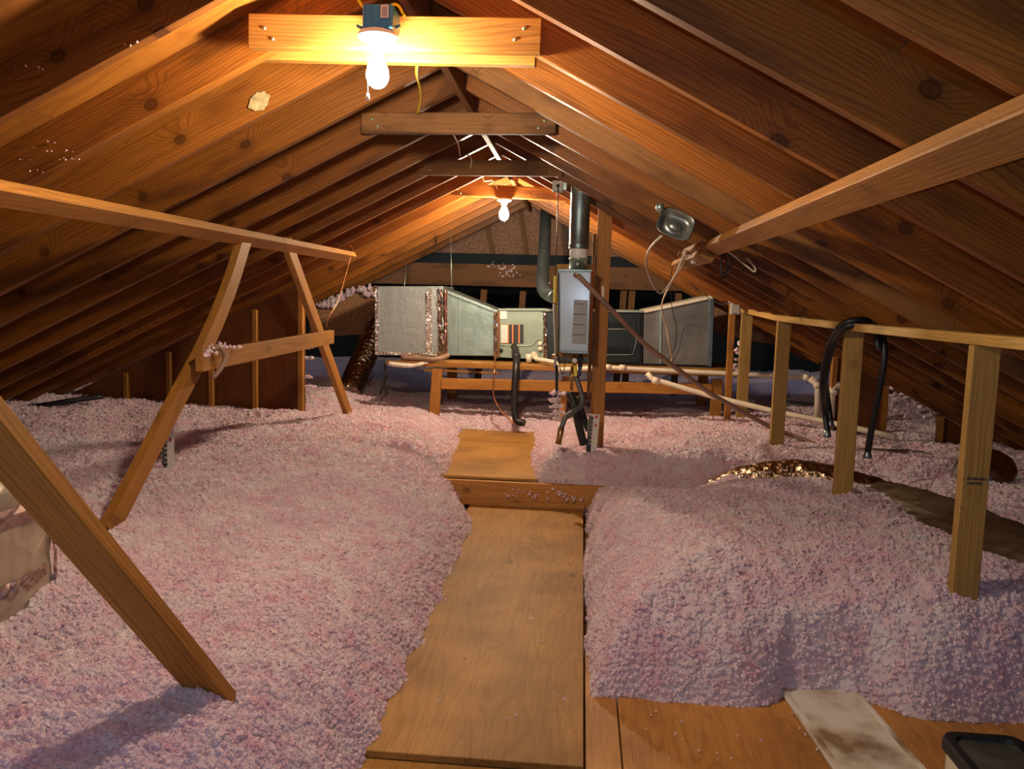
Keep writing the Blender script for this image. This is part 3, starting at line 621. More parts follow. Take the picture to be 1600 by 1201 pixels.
lathe('knob', [(0, 0.01), (0.010, 0.008), (0.011, 0), (0, 0)], M_rubber, t, Matrix.Translation((-0.175,4.955,1.973)) @ Matrix.Rotation(math.pi/2, 4, 'X'), 12)
box('bracket', (-0.145,5.020,1.952), (-0.122,4.970,1.999), M_galv, t, 0.002)
tube('cord', [(-0.174,4.950,1.958), (-0.172,4.970,1.786), (-0.172,4.970,1.556), (-0.172,4.970,1.441)], 0.003, M_rubber, t, 6, 4)

# ------------------------------------------------------------------ platform, furnace and ducts
PY = 6.85
t = thing('equipment_platform', 'low orange timber platform carrying the furnace and ducts', 'platform', (-0.1, PY, 0.3))
zt_ = (-1.189,6.850,0.695)[2]
for px in (683, 1121):
    pass
board('leg', (-1.222,6.850,0.677), (-1.262, 6.85, 0.0), M_brace, t, 0.038, 0.089, up=(1, 0, 0))
board('leg', (1.143,6.850,0.670), (1.14, 6.85, 0.0), M_brace, t, 0.038, 0.089, up=(1, 0, 0))
board('leg', (-0.123,6.900,0.641), (-0.165, 6.90, 0.0), M_brace, t, 0.030, 0.06, up=(1, 0, 0))
board('leg', (-1.22, 7.62, 0.66), (-1.22, 7.62, 0.0), M_brace, t, 0.038, 0.089, up=(1, 0, 0))
board('leg', (1.14, 7.62, 0.66), (1.14, 7.62, 0.0), M_brace, t, 0.038, 0.089, up=(1, 0, 0))
board('leg', (-0.05, 7.62, 0.66), (-0.05, 7.62, 0.0), M_brace, t, 0.038, 0.089, up=(1, 0, 0))
board('lower_rail', (-1.185,6.840,0.547), (1.099,6.840,0.584), M_brace, t, 0.038, 0.092)
board('upper_rail', (-1.668,6.840,0.707), (1.343,6.840,0.716), M_brace, t, 0.038, 0.040)
prism('plywood_top', [(-1.592,6.900,0.704), (1.301,6.900,0.725), (1.300,6.900,0.742), (-1.592,6.900,0.727)], 0.78, M_walk, t, 0.001)
board('packing_block', (-0.937,6.870,0.719), (-0.849,6.870,0.716), M_new, t, 0.05, 0.045)
board('cross_post', (-1.364,6.950,0.652), (-0.700,6.950,0.643), M_brace, t, 0.03, 0.02)

FY = 7.12
t = thing('foil_plenum', 'large square foil faced insulated plenum box at the left end of the furnace', 'duct', (-1.532,7.120,1.073))
prism('box_body', [(-1.831,7.120,0.760), (-1.837,7.120,1.365), (-1.238,7.120,1.381), (-1.215,7.120,0.769)], 0.62, M_bubble, t, 0.008)
prism('corner_tape', [(-1.840,7.112,0.754), (-1.847,7.112,1.370), (-1.818,7.112,1.365), (-1.811,7.112,0.755)], 0.01, M_foil, t, 0.001)
prism('corner_tape', [(-1.834,7.110,0.783), (-1.213,7.110,0.787), (-1.213,7.110,0.764), (-1.834,7.110,0.754)], 0.01, M_foil, t, 0.001)
prism('seam_tape', [(-1.375,7.110,0.782), (-1.390,7.110,1.315), (-1.339,7.110,1.367), (-1.323,7.110,0.772)], 0.01, M_foil, t, 0.001)
def crumpled_strip(name, px_pts, y, wpx, m, parent, seed):
    """hand pressed foil tape: a strip whose surface is creased at random"""
    rnd = random.Random(seed); bm = bmesh.new(); rows = []
    n = 26; A, B = Vector(px_pts[0]), Vector(px_pts[1])
    for i in range(n+1):
        p = A.lerp(B, i/n); row = []
        for j in range(5):
            x = (j/4-0.5)*wpx*(1+rnd.uniform(-0.12, 0.12))
            row.append(bm.verts.new((p.x+x, y-0.012+rnd.uniform(-0.010, 0.008), p.z+rnd.uniform(-0.006, 0.006))))
        rows.append(row)
    for a, b in zip(rows, rows[1:]):
        for j in range(4): bm.faces.new((a[j], a[j+1], b[j+1], b[j]))
    bmesh.ops.solidify(bm, geom=bm.faces[:], thickness=0.003)
    me = bpy.data.meshes.new(name); bm.to_mesh(me); bm.free(); return link(name, me, m, parent)
M_tape = plain('shiny_foil', (0.80, 0.76, 0.74), 0.14, 1.0, 0.2)
M_tapep = plain('pinkish_printed_foil', (0.58, 0.32, 0.27), 0.28, 0.8, 0.4, 60)
t = thing('transition_duct', 'tapered shiny sheet metal duct between the foil plenum and the green cabinet', 'duct', (-0.956,7.120,1.034))
prism('duct_body', [(-1.217,7.135,0.768), (-1.223,7.135,1.331), (-0.751,7.135,1.170), (-0.746,7.135,0.779)], 0.55, M_galv, t, 0.004)
prism('standing_seam', [(-1.089,7.128,0.779), (-1.100,7.128,1.289), (-1.083,7.128,1.284), (-1.078,7.128,0.779)], 0.01, M_galv, t, 0.002)
prism('top_flange', [(-1.213,7.115,1.325), (-1.214,7.115,1.353), (-0.749,7.115,1.181), (-0.748,7.115,1.159)], 0.57, M_galv, t, 0.001)
crumpled_strip('joint_tape', ((-1.257,7.100,1.358), (-1.240,7.100,0.764)), 7.12, 0.052, M_tape, t, 1)
crumpled_strip('joint_tape', ((-1.206,7.100,1.353), (-1.194,7.100,0.766)), 7.11, 0.026, M_tapep, t, 2)
crumpled_strip('joint_tape', ((-0.764,7.100,1.170), (-0.753,7.100,0.758)), 7.12, 0.036, M_tape, t, 3)
t = thing('coil_cabinet', 'sage green coil cabinet with an orange and black warning label', 'furnace', (-0.546,7.120,0.990))
prism('cabinet_body', [(-0.738,7.120,0.769), (-0.749,7.120,1.187), (-0.343,7.120,1.199), (-0.318,7.120,0.760)], 0.56, M_sage, t, 0.004)
prism('top_lip', [(-0.742,7.105,1.182), (-0.742,7.105,1.198), (-0.237,7.105,1.213), (-0.236,7.105,1.196)], 0.58, M_sage, t, 0.001)
prism('side_edge', [(-0.737,7.108,0.769), (-0.748,7.108,1.176), (-0.725,7.108,1.176), (-0.714,7.108,0.770)], 0.02, M_dull, t, 0.001)
tube('panel_bead', [(-0.713,7.118,0.877), (-0.542,7.118,0.878), (-0.429,7.118,0.887), (-0.396,7.118,0.928), (-0.352,7.118,0.946)], 0.006, M_sage, t, 6, 4)
prism('paper_label', [(-0.735,7.114,1.109), (-0.737,7.114,1.176), (-0.664,7.114,1.178), (-0.662,7.114,1.111)], 0.004, M_paper, t, 0)
lab = prism('warning_label', [(-0.707,7.114,0.895), (-0.711,7.114,1.059), (-0.513,7.114,1.065), (-0.508,7.114,0.901)], 0.004, M_orange, t, 0)
prism('label_panel', [(-0.707,7.112,0.901), (-0.711,7.112,1.053), (-0.654,7.112,1.055), (-0.650,7.112,0.903)], 0.002, M_paper, lab, 0)
for a in (795, 803, 812):
    o = prism('label_panel', {795: [(-0.639,7.112,0.897), (-0.643,7.112,1.061), (-0.615,7.112,1.062), (-0.610,7.112,0.898)], 803: [(-0.599,7.112,0.899), (-0.604,7.112,1.062), (-0.558,7.113,1.063), (-0.554,7.112,0.900)], 812: [(-0.542,7.112,0.900), (-0.547,7.112,1.064), (-0.513,7.112,1.065), (-0.508,7.112,0.902)]}[a], 0.002, M_ink, lab, 0)
for z in (0.30, 0.5, 0.7):
    pass
p0, p1 = Vector((-0.705,7.111,1.031)), Vector((-0.659,7.112,1.032))
for i in range(7): box('print_line', (p0.x, 7.1105, p0.z-0.018*i-0.002), (p1.x-0.006*(i % 3), 7.1115, p0.z-0.018*i), M_ink, lab, 0)
for q in ((-0.361,7.110,0.901), (-0.360,7.110,0.856)): lathe('drain_cap', [(0, 0.018), (0.014, 0.016), (0.020, 0.008), (0.022, 0)], M_pvc, t, Matrix.Translation(q) @ Matrix.Rotation(math.pi/2, 4, 'X'), 12)
lathe('grommet', [(0, 0.012), (0.012, 0.010), (0.018, 0)], M_rubber, t, Matrix.Translation((-0.705,7.110,0.833)) @ Matrix.Rotation(math.pi/2, 4, 'X'), 12)
crumpled_strip('joint_tape', ((-0.331,7.100,1.199), (-0.311,7.100,0.762)), 7.12, 0.034, M_tape, t, 4)

t = thing('furnace', 'charcoal horizontal furnace cabinet with louvred panels behind the post', 'furnace', (0.117,7.120,1.011))
prism('cabinet_body', [(-0.306,7.120,0.744), (-0.321,7.120,1.199), (0.524,7.120,1.208), (0.539,7.120,0.745)], 0.56, M_dark, t, 0.006)
prism('top_lip', [(-0.319,7.100,1.188), (-0.320,7.100,1.211), (0.527,7.100,1.219), (0.528,7.100,1.203)], 0.58, M_sage, t, 0.001)
d = prism('access_door', [(0.216,7.108,0.757), (0.199,7.108,1.182), (0.502,7.108,1.185), (0.515,7.108,0.768)], 0.012, M_dark, t, 0.004)
prism('inset_panel', [(0.218,7.102,0.825), (0.205,7.102,1.149), (0.453,7.102,1.156), (0.481,7.102,1.024), (0.457,7.102,0.822)], 0.006, M_dark, d, 0.002)
for i in range(10):
    a = Vector((0.218,7.098,1.099))+Vector((0.020*i, 0, 0))
    box('louvre', (a.x, 7.092, a.z-0.026), (a.x+0.012, 7.10, a.z+0.012), M_dark2, d, 0.002)
    a = Vector((0.227,7.098,0.876))+Vector((0.020*i, 0, 0))
    box('louvre', (a.x, 7.092, a.z-0.030), (a.x+0.012, 7.10, a.z+0.020), M_dark2, d, 0.002)
tube('panel_trim', [(0.204,7.098,1.049), (0.452,7.098,1.056)], 0.002, M_boxgrey, t, 6, 0)
tube('panel_trim', [(0.213,7.098,0.825), (0.451,7.098,0.834), (0.474,7.098,0.940), (0.459,7.098,1.034)], 0.002, M_boxgrey, t, 6, 0)
prism('base_skirt', [(-0.305,7.130,0.703), (-0.306,7.130,0.743), (1.096,7.130,0.753), (1.098,7.130,0.731)], 0.5, M_dark2, t, 0.001)

t = thing('supply_duct', 'flaring dull sheet metal duct at the right end of the furnace', 'duct', (0.834,7.120,1.034))
prism('duct_body', [(0.545,7.130,0.756), (0.530,7.130,1.208), (1.113,7.130,1.351), (1.118,7.130,0.760)], 0.56, M_galvo, t, 0.004)
prism('top_flange', [(0.529,7.110,1.197), (0.528,7.110,1.224), (1.109,7.110,1.368), (1.111,7.110,1.340)], 0.58, M_pvc, t, 0.001)
prism('standing_seam', [(0.682,7.120,0.762), (0.666,7.120,1.234), (0.682,7.120,1.240), (0.699,7.120,0.762)], 0.01, M_galv, t, 0.001)
prism('end_flange', [(1.094,7.115,0.754), (1.084,7.115,1.345), (1.122,7.115,1.351), (1.133,7.115,0.750)], 0.58, M_galvd, t, 0.002)

o = tube('hanger_strap', [(-1.209,7.300,1.893), (-1.161,7.140,1.355)], 0.013, M_galv, None, 4, 0, 0.25); tag(o, 'galvanised hanger strap above the tapered duct', 'strap')
o = tube('hanger_wire', [(-1.652,7.500,1.583), (-1.623,7.300,1.379)], 0.004, M_galv, None, 6, 0); tag(o, 'thin hanger wire above the foil plenum', 'wire')

# things under / left of the plenum
o = tube('plastic_film', [(-1.636,6.800,0.705), (-1.536,6.780,0.699), (-1.426,6.780,0.698), (-1.347,6.800,0.715), (-1.306,6.820,0.721)], [0.03]*1+[0.038]*11+[0.03]*8+[0.012]*5, M_plasticbag, None, 10, 6, 0.55)
tag(o, 'crumpled whitish plastic film on the left end of the platform', 'plastic film')
t = thing('drain_pump_hose', 'dark insulated pipe lying below the foil plenum', 'pipe', (-1.413,6.850,0.753))
tube('pipe_body', [(-1.548,6.900,0.751), (-1.387,6.860,0.754), (-1.263,6.820,0.755), (-1.189,6.840,0.767), (-1.144,6.900,0.787)], 0.022, M_brpipe, t, 10, 5)
tube('pipe_end', [(-1.670,6.800,0.721), (-1.669,6.800,0.649), (-1.657,6.800,0.605), (-1.691,6.850,0.521), (-1.737,6.900,0.435)], 0.012, M_rubber, t, 8, 4)
o = tube('flex_duct', [(-1.971,7.950,1.165), (-2.034,7.900,0.942), (-2.096,7.800,0.737), (-2.156,7.700,0.553), (-2.192,7.500,0.342)], 0.12, M_foilb, None, 20, 8); tag(o, 'shiny flexible foil duct running down behind the left of the plenum', 'duct')

# copper line and black line set
cable('thin copper tube dropping from the green cabinet to the plywood', [(-0.753,7.080,0.827), (-0.725,6.800,0.699), (-0.728,6.760,0.567), (-0.717,6.740,0.460), (-0.658,6.720,0.357), (-0.578,6.700,0.281), (-0.543,6.680,0.247)], 0.007, M_copper, 'copper_tube', cat='pipe')
t = thing('line_set', 'black insulated pipe dropping from the green cabinet to the plywood', 'pipe', (-0.542,6.750,0.575))
tube('pipe_sleeve', [(-0.590,7.080,0.872), (-0.565,7.000,0.839), (-0.546,6.860,0.772), (-0.542,6.780,0.680), (-0.547,6.760,0.519), (-0.541,6.740,0.359), (-0.515,6.720,0.270), (-0.448,6.700,0.254)], 0.030, M_rubber, t, 12, 6)
lathe('sleeve_joint', [(0.031, 0.02), (0.036, 0.018), (0.036, -0.018), (0.031, -0.02)], M_rubber, t, Matrix.Translation((-0.550,6.900,0.802)), 14)

# PVC
def pvc(name, label, pts, r=0.014, joints=(), m=M_pvc):
    t = thing(name, label, 'pipe', pts[0]); tube('pipe_run', pts, r, m, t, 12, 0)
    for j in joints:
        p = Vector(j[0]); q = Vector(j[1]); tube('coupling', [p, q], r*1.35, m, t, 12, 0)
    return t
pvc('condensate_pipe', 'short cream drain pipe with an elbow leaving the green cabinet', [(-0.398,7.020,0.815), (-0.384,6.980,0.774), (-0.211,6.800,0.766), (-0.183,6.790,0.730), (-0.176,6.790,0.682)], 0.020, (((-0.455,7.030,0.813), (-0.447,7.030,0.740)), ((-0.417,7.050,0.813), (-0.396,6.980,0.801))))
pvc('condensate_pipe', 'long cream drain pipe along the front of the platform, running right', [(-0.166,6.780,0.710), (0.197,6.780,0.739), (1.279,6.780,0.725), (1.807,6.600,0.730)], 0.019, (((0.197,6.780,0.745), (0.255,6.780,0.741)), ((0.324,6.780,0.744), (0.377,6.780,0.740)), ((1.775,6.610,0.733), (1.827,6.600,0.725))))
pvc('drain_riser', 'cream drain pipe turning down into the insulation, left of the black hoses', [(1.744,6.300,0.751), (1.783,6.280,0.721), (1.798,6.260,0.704), (1.793,6.200,0.458)], 0.028, (((1.796,6.260,0.728), (1.799,6.260,0.684)),))
pvc('drain_riser', 'white elbow drain pipe just behind the near black hose', [(1.929,6.000,0.736), (1.850,6.020,0.731), (1.825,6.020,0.702), (1.824,6.000,0.498)], 0.028, (((1.834,6.020,0.703), (1.832,6.020,0.665)),))
pvc('condensate_pipe', 'cream pipe with a bent end sloping down to the right below the platform', [(0.539,6.600,0.720), (0.593,6.600,0.664), (0.639,6.600,0.661), (1.004,6.450,0.578), (1.460,6.200,0.503), (1.896,5.900,0.456), (2.139,5.600,0.434)], 0.021, (((0.587,6.600,0.669), (0.639,6.600,0.656)),))
pvc('vent_conduit', 'long brown plastic pipe running diagonally from the water heater vent to the right', [(-0.052,4.980,1.448), (-0.028,4.950,1.436), (0.420,5.300,1.013), (0.893,5.600,0.682), (1.348,5.750,0.443), (1.683,5.600,0.339), (2.111,5.300,0.389)], 0.016, (), M_brpipe)

# galvanised vent pipes
t = thing('vent_pipe', 'galvanised vent pipe with an elbow behind the yellow strip, left of the heater', 'pipe', (-0.357,7.200,1.669))
tube('pipe_run', [(-0.392,8.000,2.141), (-0.374,7.600,1.807), (-0.365,7.250,1.503), (-0.354,7.100,1.399), (-0.315,7.000,1.344), (-0.244,6.900,1.313)], 0.056, M_galvd, t, 20, 6)
for q in ((-0.363,7.220,1.479), (-0.351,7.140,1.416)): lathe('pipe_ring', [(0.055, 0.008), (0.062, 0.004), (0.062, -0.004), (0.055, -0.008)], M_galvd, t, Matrix.Translation(q), 20)

# water heater
HY = 5.02
t = thing('water_heater', 'white tankless water heater with a grey label, hung beside the post', 'water heater', (-0.040,5.050,1.210))
prism('cabinet', [(-0.130,5.020,0.971), (-0.151,5.020,1.470), (0.044,5.020,1.475), (0.044,5.020,0.969)], 0.17, M_white, t, 0.008)
prism('side_trim', [(-0.143,5.030,0.978), (-0.164,5.030,1.478), (-0.148,5.030,1.478), (-0.127,5.030,0.978)], 0.17, M_galvd, t, 0.002)
prism('top_cap', [(-0.159,5.010,1.466), (-0.159,5.010,1.481), (0.052,5.010,1.483), (0.052,5.010,1.471)], 0.19, M_galvd, t, 0.002)
prism('bottom_cap', [(-0.126,5.010,0.967), (-0.126,5.010,0.983), (0.047,5.010,0.981), (0.048,5.010,0.965)], 0.18, M_galvd, t, 0.002)
lb = prism('label', [(-0.057,5.016,1.029), (-0.055,5.016,1.297), (0.031,5.016,1.295), (0.030,5.016,1.024)], 0.004, M_grey, t, 0)
p0, p1 = Vector((-0.054,5.014,1.273)), Vector((0.024,5.014,1.276))
rr = random.Random(5)
for i in range(24):
    box('print_line', (p0.x-0.0004*i, 5.0145, p0.z-0.0105*i-0.0035), (p1.x-rr.uniform(0, 0.03), 5.0158, p0.z-0.0105*i), M_ink if i % 6 == 0 else M_boxgrey, lb, 0)
ctr = (-0.038,5.100,1.566)
fx, fz = ctr[0], (-0.035,5.100,1.488)[2]
lathe('vent_collar', [(0.052, 0.0), (0.056, 0.0), (0.056, 0.055), (0.060, 0.058), (0.060, 0.064), (0.055, 0.066)], M_galv, t, Matrix.Translation((fx, 5.10, fz)), 24)
lathe('vent_sleeve', [(0.053, 0.062), (0.055, 0.064), (0.055, 0.130), (0.053, 0.132)], M_porc, t, Matrix.Translation((fx, 5.10, fz)), 24)
lathe('vent_stack', [(0.050, 0.120), (0.064, 0.122), (0.064, 0.126), (0.060, 0.130), (0.064, 0.134), (0.060, 0.140), (0.064, 0.146), (0.061, 0.152), (0.061, 0.46), (0.063, 0.463), (0.061, 0.466), (0.061, 0.63), (0.05, 0.64)], M_galvd, t, Matrix.Translation((fx, 5.10, fz)), 28)
lathe('vent_port', [(0.014, -0.02), (0.016, -0.018), (0.016, 0.02), (0.0, 0.022)], M_galv, t, Matrix.Translation((-0.040,5.035,1.516)) @ Matrix.Rotation(math.pi/2, 4, 'X'), 14)
o = prism('yellow_strip', [(-0.189,5.150,1.273), (-0.191,5.150,1.442), (-0.174,5.150,1.442), (-0.173,5.150,1.273)], 0.05, M_yellow, None, 0.002); tag(o, 'yellow plastic strip at the left side of the water heater', 'strip')
# valves
t = thing('valve_set', 'cluster of brass valves with yellow and blue handles under the water heater', 'valve', (-0.029,5.080,0.910))
lathe('valve_body', [(0, 0.03), (0.012, 0.03), (0.014, 0.012), (0.020, 0.010), (0.020, -0.008), (0.014, -0.012), (0.013, -0.045), (0, -0.046)], M_brass, t, Matrix.Translation((-0.042,5.080,0.926)), 12)
lathe('valve_body', [(0, 0.03), (0.012, 0.03), (0.014, 0.012), (0.020, 0.010), (0.020, -0.008), (0.014, -0.012), (0.013, -0.06), (0, -0.062)], M_rubber, t, Matrix.Translation((-0.002,5.080,0.927)), 12)
lathe('valve_body', [(0, 0.05), (0.011, 0.05), (0.012, 0.012), (0.016, 0.010), (0.016, -0.03), (0.011, -0.034), (0.010, -0.10), (0, -0.10)], M_brass, t, Matrix.Translation((-0.051,5.100,0.826)), 12)
prism('yellow_handle', [(-0.042,5.020,0.822), (-0.044,5.020,0.890), (-0.020,5.020,0.891), (-0.018,5.020,0.823)], 0.012, M_yellow, t, 0.003)
prism('blue_handle', [(-0.014,5.030,0.822), (-0.012,5.030,0.890), (0.007,5.030,0.891), (0.006,5.030,0.823)], 0.012, plain('blue_handle', (0.01, 0.02, 0.10), 0.4), t, 0.003)
lathe('gauge', [(0, 0.008), (0.014, 0.008), (0.016, 0)], M_porc, t, Matrix.Translation((-0.037,5.030,0.921)) @ Matrix.Rotation(math.pi/2, 4, 'X'), 16)
t = thing('gas_riser', 'slim steel pipe with a brass tee left of the water heater', 'pipe', (-0.161,5.200,0.999))
tube('pipe_run', [(-0.182,5.200,1.265), (-0.164,5.200,0.966), (-0.164,5.200,0.855)], 0.009, M_boxgrey, t, 8, 0)
tube('tee', [(-0.188,5.200,0.932), (-0.142,5.200,0.934)], 0.012, M_brass, t, 8, 0)
tube('lower_pipe', [(-0.153,5.200,0.876), (-0.146,5.200,0.676)], 0.010, M_rubber, t, 8, 0)
t = thing('grey_hose', 'grey braided hose bending down from the water heater valves, brass end', 'hose', (-0.024,5.050,0.772))
tube('hose_body', [(-0.030,5.060,0.827), (-0.008,5.050,0.772), (0.019,5.020,0.688), (0.013,5.000,0.646), (-0.029,4.970,0.613), (-0.079,4.950,0.574), (-0.104,4.930,0.504)], 0.016, M_hosegr, t, 12, 6)
tube('hose_fitting', [(-0.104,4.930,0.512), (-0.110,4.930,0.464), (-0.120,4.930,0.411)], 0.019, M_brass, t, 10, 0)
o = tube('black_tube', [(-0.063,5.120,0.706), (-0.028,5.100,0.636), (0.001,5.100,0.514), (0.039,5.120,0.380)], 0.026, M_tube, None, 12, 5); tag(o, 'wide black plastic tube slanting down to the foot of the post', 'tube')
o = tube('black_tube', [(-0.014,5.160,0.678), (0.019,5.160,0.576), (0.068,5.180,0.463)], 0.022, M_tube, None, 12, 5); tag(o, 'narrower black tube behind the wide slanting one', 'tube')
cable('thin black cord hanging below the left of the water heater', [(-0.158,5.000,1.462), (-0.144,5.000,1.169), (-0.137,5.020,0.931), (-0.110,5.030,0.831), (-0.097,5.040,0.907), (-0.095,5.050,0.962)], 0.003, M_rubber, 'cord', 6, 'cord')

# main post and backer
po = thing('main_post', 'tall orange wooden post standing beside the water heater', 'post', (0.120,5.330,0.363))
board('post_board', (0.122, 5.33, 1.90), (0.122, 5.33, -0.04), M_brace, po, 0.038, 0.092, up=(1, 0, 0))
board('side_board', (0.060, 5.335, 1.72), (0.060, 5.335, 0.64), M_dull, po, 0.12, 0.022, up=(1, 0, 0))
prism('price_sticker', [(0.120,5.309,1.293), (0.117,5.309,1.388), (0.133,5.309,1.389), (0.137,5.309,1.294)], 0.002, M_paper, po, 0)
o = box('backer_panel', (-0.175, 5.225, 0.93), (0.05, 5.245, 1.52), M_walk, None, 0.002); tag(o, 'plywood backer panel behind the water heater', 'panel')

# rulers
def ruler(label, c, h, nmarks, tilt=0.0, tops=24):
    t = thing('depth_ruler', label, 'ruler', c, 'insulation depth rulers')
    x, y, z = c; wd_ = 0.070
    M0 = Matrix.Translation(c) @ Matrix.Rotation(tilt, 4, 'Y')
    link('backing', box_mesh(wd_, 0.002, h+0.12, 0), M_paper, t, M0 @ Matrix.Translation((0, 0, h/2-0.06)))
    link('black_scale', box_mesh(wd_*0.40, 0.002, h+0.10, 0), M_ink, t, M0 @ Matrix.Translation((-wd_*0.26, -0.0015, h/2-0.062)))
    for i in range(nmarks):
        zz = h-0.016-i*0.0254
        text('scale_number', str(tops-i), 0.022, M0 @ Matrix.Translation((-wd_*0.20, -0.0032, zz)) @ FACE, M_paper, t)
        link('scale_tick', box_mesh(0.008, 0.001, 0.002, 0), M_paper, t, M0 @ Matrix.Translation((-wd_*0.42, -0.003, zz-0.0127)))
    link('red_mark', box_mesh(0.018, 0.001, 0.018, 0), M_red, t, M0 @ Matrix.Translation((wd_*0.22, -0.0015, h-0.016)))
    link('red_mark', box_mesh(0.012, 0.001, 0.022, 0), M_red, t, M0 @ Matrix.Translation((wd_*0.20, -0.0015, h-0.070)))
ruler('insulation depth ruler standing in the pink fluff near the left braces', (-2.165, 4.06, 0.385), 0.185, 8)
ruler('insulation depth ruler against the foot of the tall post', (0.091,5.140,0.395), 0.180, 8, 0.05)

# ------------------------------------------------------------------ odds and ends in the right and left fields
def crumpled_duct(name, label, pts, r, m, flat=0.8, seed=3, amp=0.10):
    P = smooth_path(pts, 8); bm = bmesh.new(); n = 28; rings = []
    for i, p in enumerate(P):
        t_ = (P[min(i+1, len(P)-1)]-P[max(i-1, 0)]).normalized(); s = Vector((t_.y, -t_.x, 0)).normalized(); u = Vector((0, 0, 1))
        ring = []
        for k in range(n):
            a = 2*math.pi*k/n
            q = noise.noise(Vector((i*0.9, math.cos(a)*2.5+seed, math.sin(a)*2.5)))
            rr_ = r*(1+amp*q)
            ring.append(bm.verts.new(p+s*math.cos(a)*rr_+u*math.sin(a)*rr_*flat))
        rings.append(ring)
    for a, b in zip(rings, rings[1:]):
        for k in range(n): bm.faces.new((a[k], a[(k+1) % n], b[(k+1) % n], b[k]))
    bm.faces.new(rings[0][::-1]); bm.faces.new(rings[-1])
    me = bpy.data.meshes.new(name); bm.to_mesh(me); bm.free()
    return tag(link(name, me, m), label, 'duct')
crumpled_duct('flex_duct', 'crumpled brown foil duct half buried between the first studs, catching glints', [(0.80, 4.95, 0.12), (1.02, 4.91, 0.235), (1.3, 4.82, 0.295), (1.55, 4.66, 0.28), (1.8, 4.52, 0.22)], 0.125, M_foilb)
M_kraft = crumple('brown_kraft_wrap', (0.13, 0.085, 0.045), 0.5, 6, 0.4, 0.2)
crumpled_duct('flex_duct', 'wide flattened brown wrapped duct lying behind the nearest pale stud', [(1.60, 4.72, 0.22), (1.72, 4.35, 0.27), (1.86, 3.9, 0.275), (1.95, 3.4, 0.265), (2.0, 2.9, 0.25), (2.02, 2.2, 0.20)], 0.185, M_kraft, 0.52, 9, 0.14)
t = thing('foil_boot', 'round shiny foil boot poking up behind the nearest pale stud', 'duct', (2.27, 4.6, 0.4))
lathe('boot_shell', [(0.18, -0.20), (0.175, -0.05), (0.155, 0.02), (0.12, 0.08), (0.06, 0.115), (0, 0.125)], crumple('dark_foil', (0.5, 0.52, 0.52), 0.2, 9, 0.7), t, Matrix.Translation((2.26, 4.62, 0.42)), 28)
t = thing('wrapped_duct', 'upright foil wrapped duct at the left edge, taped with printed strips', 'duct', (-1.92, 2.25, 0.3))
bm = bmesh.new(); n = 40; rings = []
for i in range(13):
    z = -0.25+i*0.049; ring = []
    for k in range(n):
        a = 2*math.pi*k/n; r = 0.30*(1+0.09*noise.noise(Vector((math.cos(a)*3, math.sin(a)*3, z*9)))) - (0.02 if i == 12 else 0)
        ring.append(bm.verts.new((r*math.cos(a), r*math.sin(a), z)))
    rings.append(ring)
for a, b in zip(rings, rings[1:]):
    for k in range(n): bm.faces.new((a[k], a[(k+1) % n], b[(k+1) % n], b[k]))
bm.faces.new(rings[-1]); bm.faces.new(rings[0][::-1])
me = bpy.data.meshes.new('duct_wrap'); bm.to_mesh(me); bm.free()
DM = Matrix.Translation((-1.940, 2.25, 0.40))
link('duct_wrap', me, M_wrap, t, DM, True)
M_ptape = plain('printed_pink_tape', (0.55, 0.36, 0.32), 0.35, 0.4, 0.3, 70)
def ribbon(z0, z1, a0, a1, wd_, seed):
    bm = bmesh.new(); rows = []; n = 30; rnd = random.Random(seed)
    for i in range(n+1):
        t_ = i/n; a = a0+(a1-a0)*t_; z = z0+(z1-z0)*t_
        row = []
        for j in range(4):
            f = j/3-0.5; r = 0.306+rnd.uniform(-0.002, 0.012)
            if abs(a1-a0) > 0.5: row.append(bm.verts.new((r*math.cos(a), r*math.sin(a), z+f*wd_)))
            else: row.append(bm.verts.new((r*math.cos(a+f*wd_/0.3), r*math.sin(a+f*wd_/0.3), z)))
        rows.append(row)
    for a, b in zip(rows, rows[1:]):
        for j in range(3): bm.faces.new((a[j], a[j+1], b[j+1], b[j]))
    bmesh.ops.solidify(bm, geom=bm.faces[:], thickness=0.002)
    me = bpy.data.meshes.new('tape'); bm.to_mesh(me); bm.free(); return link('printed_tape', me, M_ptape, t, DM)
ribbon(0.19, 0.23, -2.4, 0.7, 0.055, 1)
ribbon(-0.2, 0.32, 0.50, 0.52, 0.045, 2)
ribbon(-0.02, 0.02, -1.1, 0.2, 0.04, 3)

o = tube('black_pipe', [(-4.281,5.600,0.359), (-3.979,5.600,0.404), (-3.761,5.650,0.445), (-3.604,5.800,0.466)], 0.020, M_rubber, None, 10, 5); tag(o, 'black pipe lying along the left eave on the insulation', 'pipe')

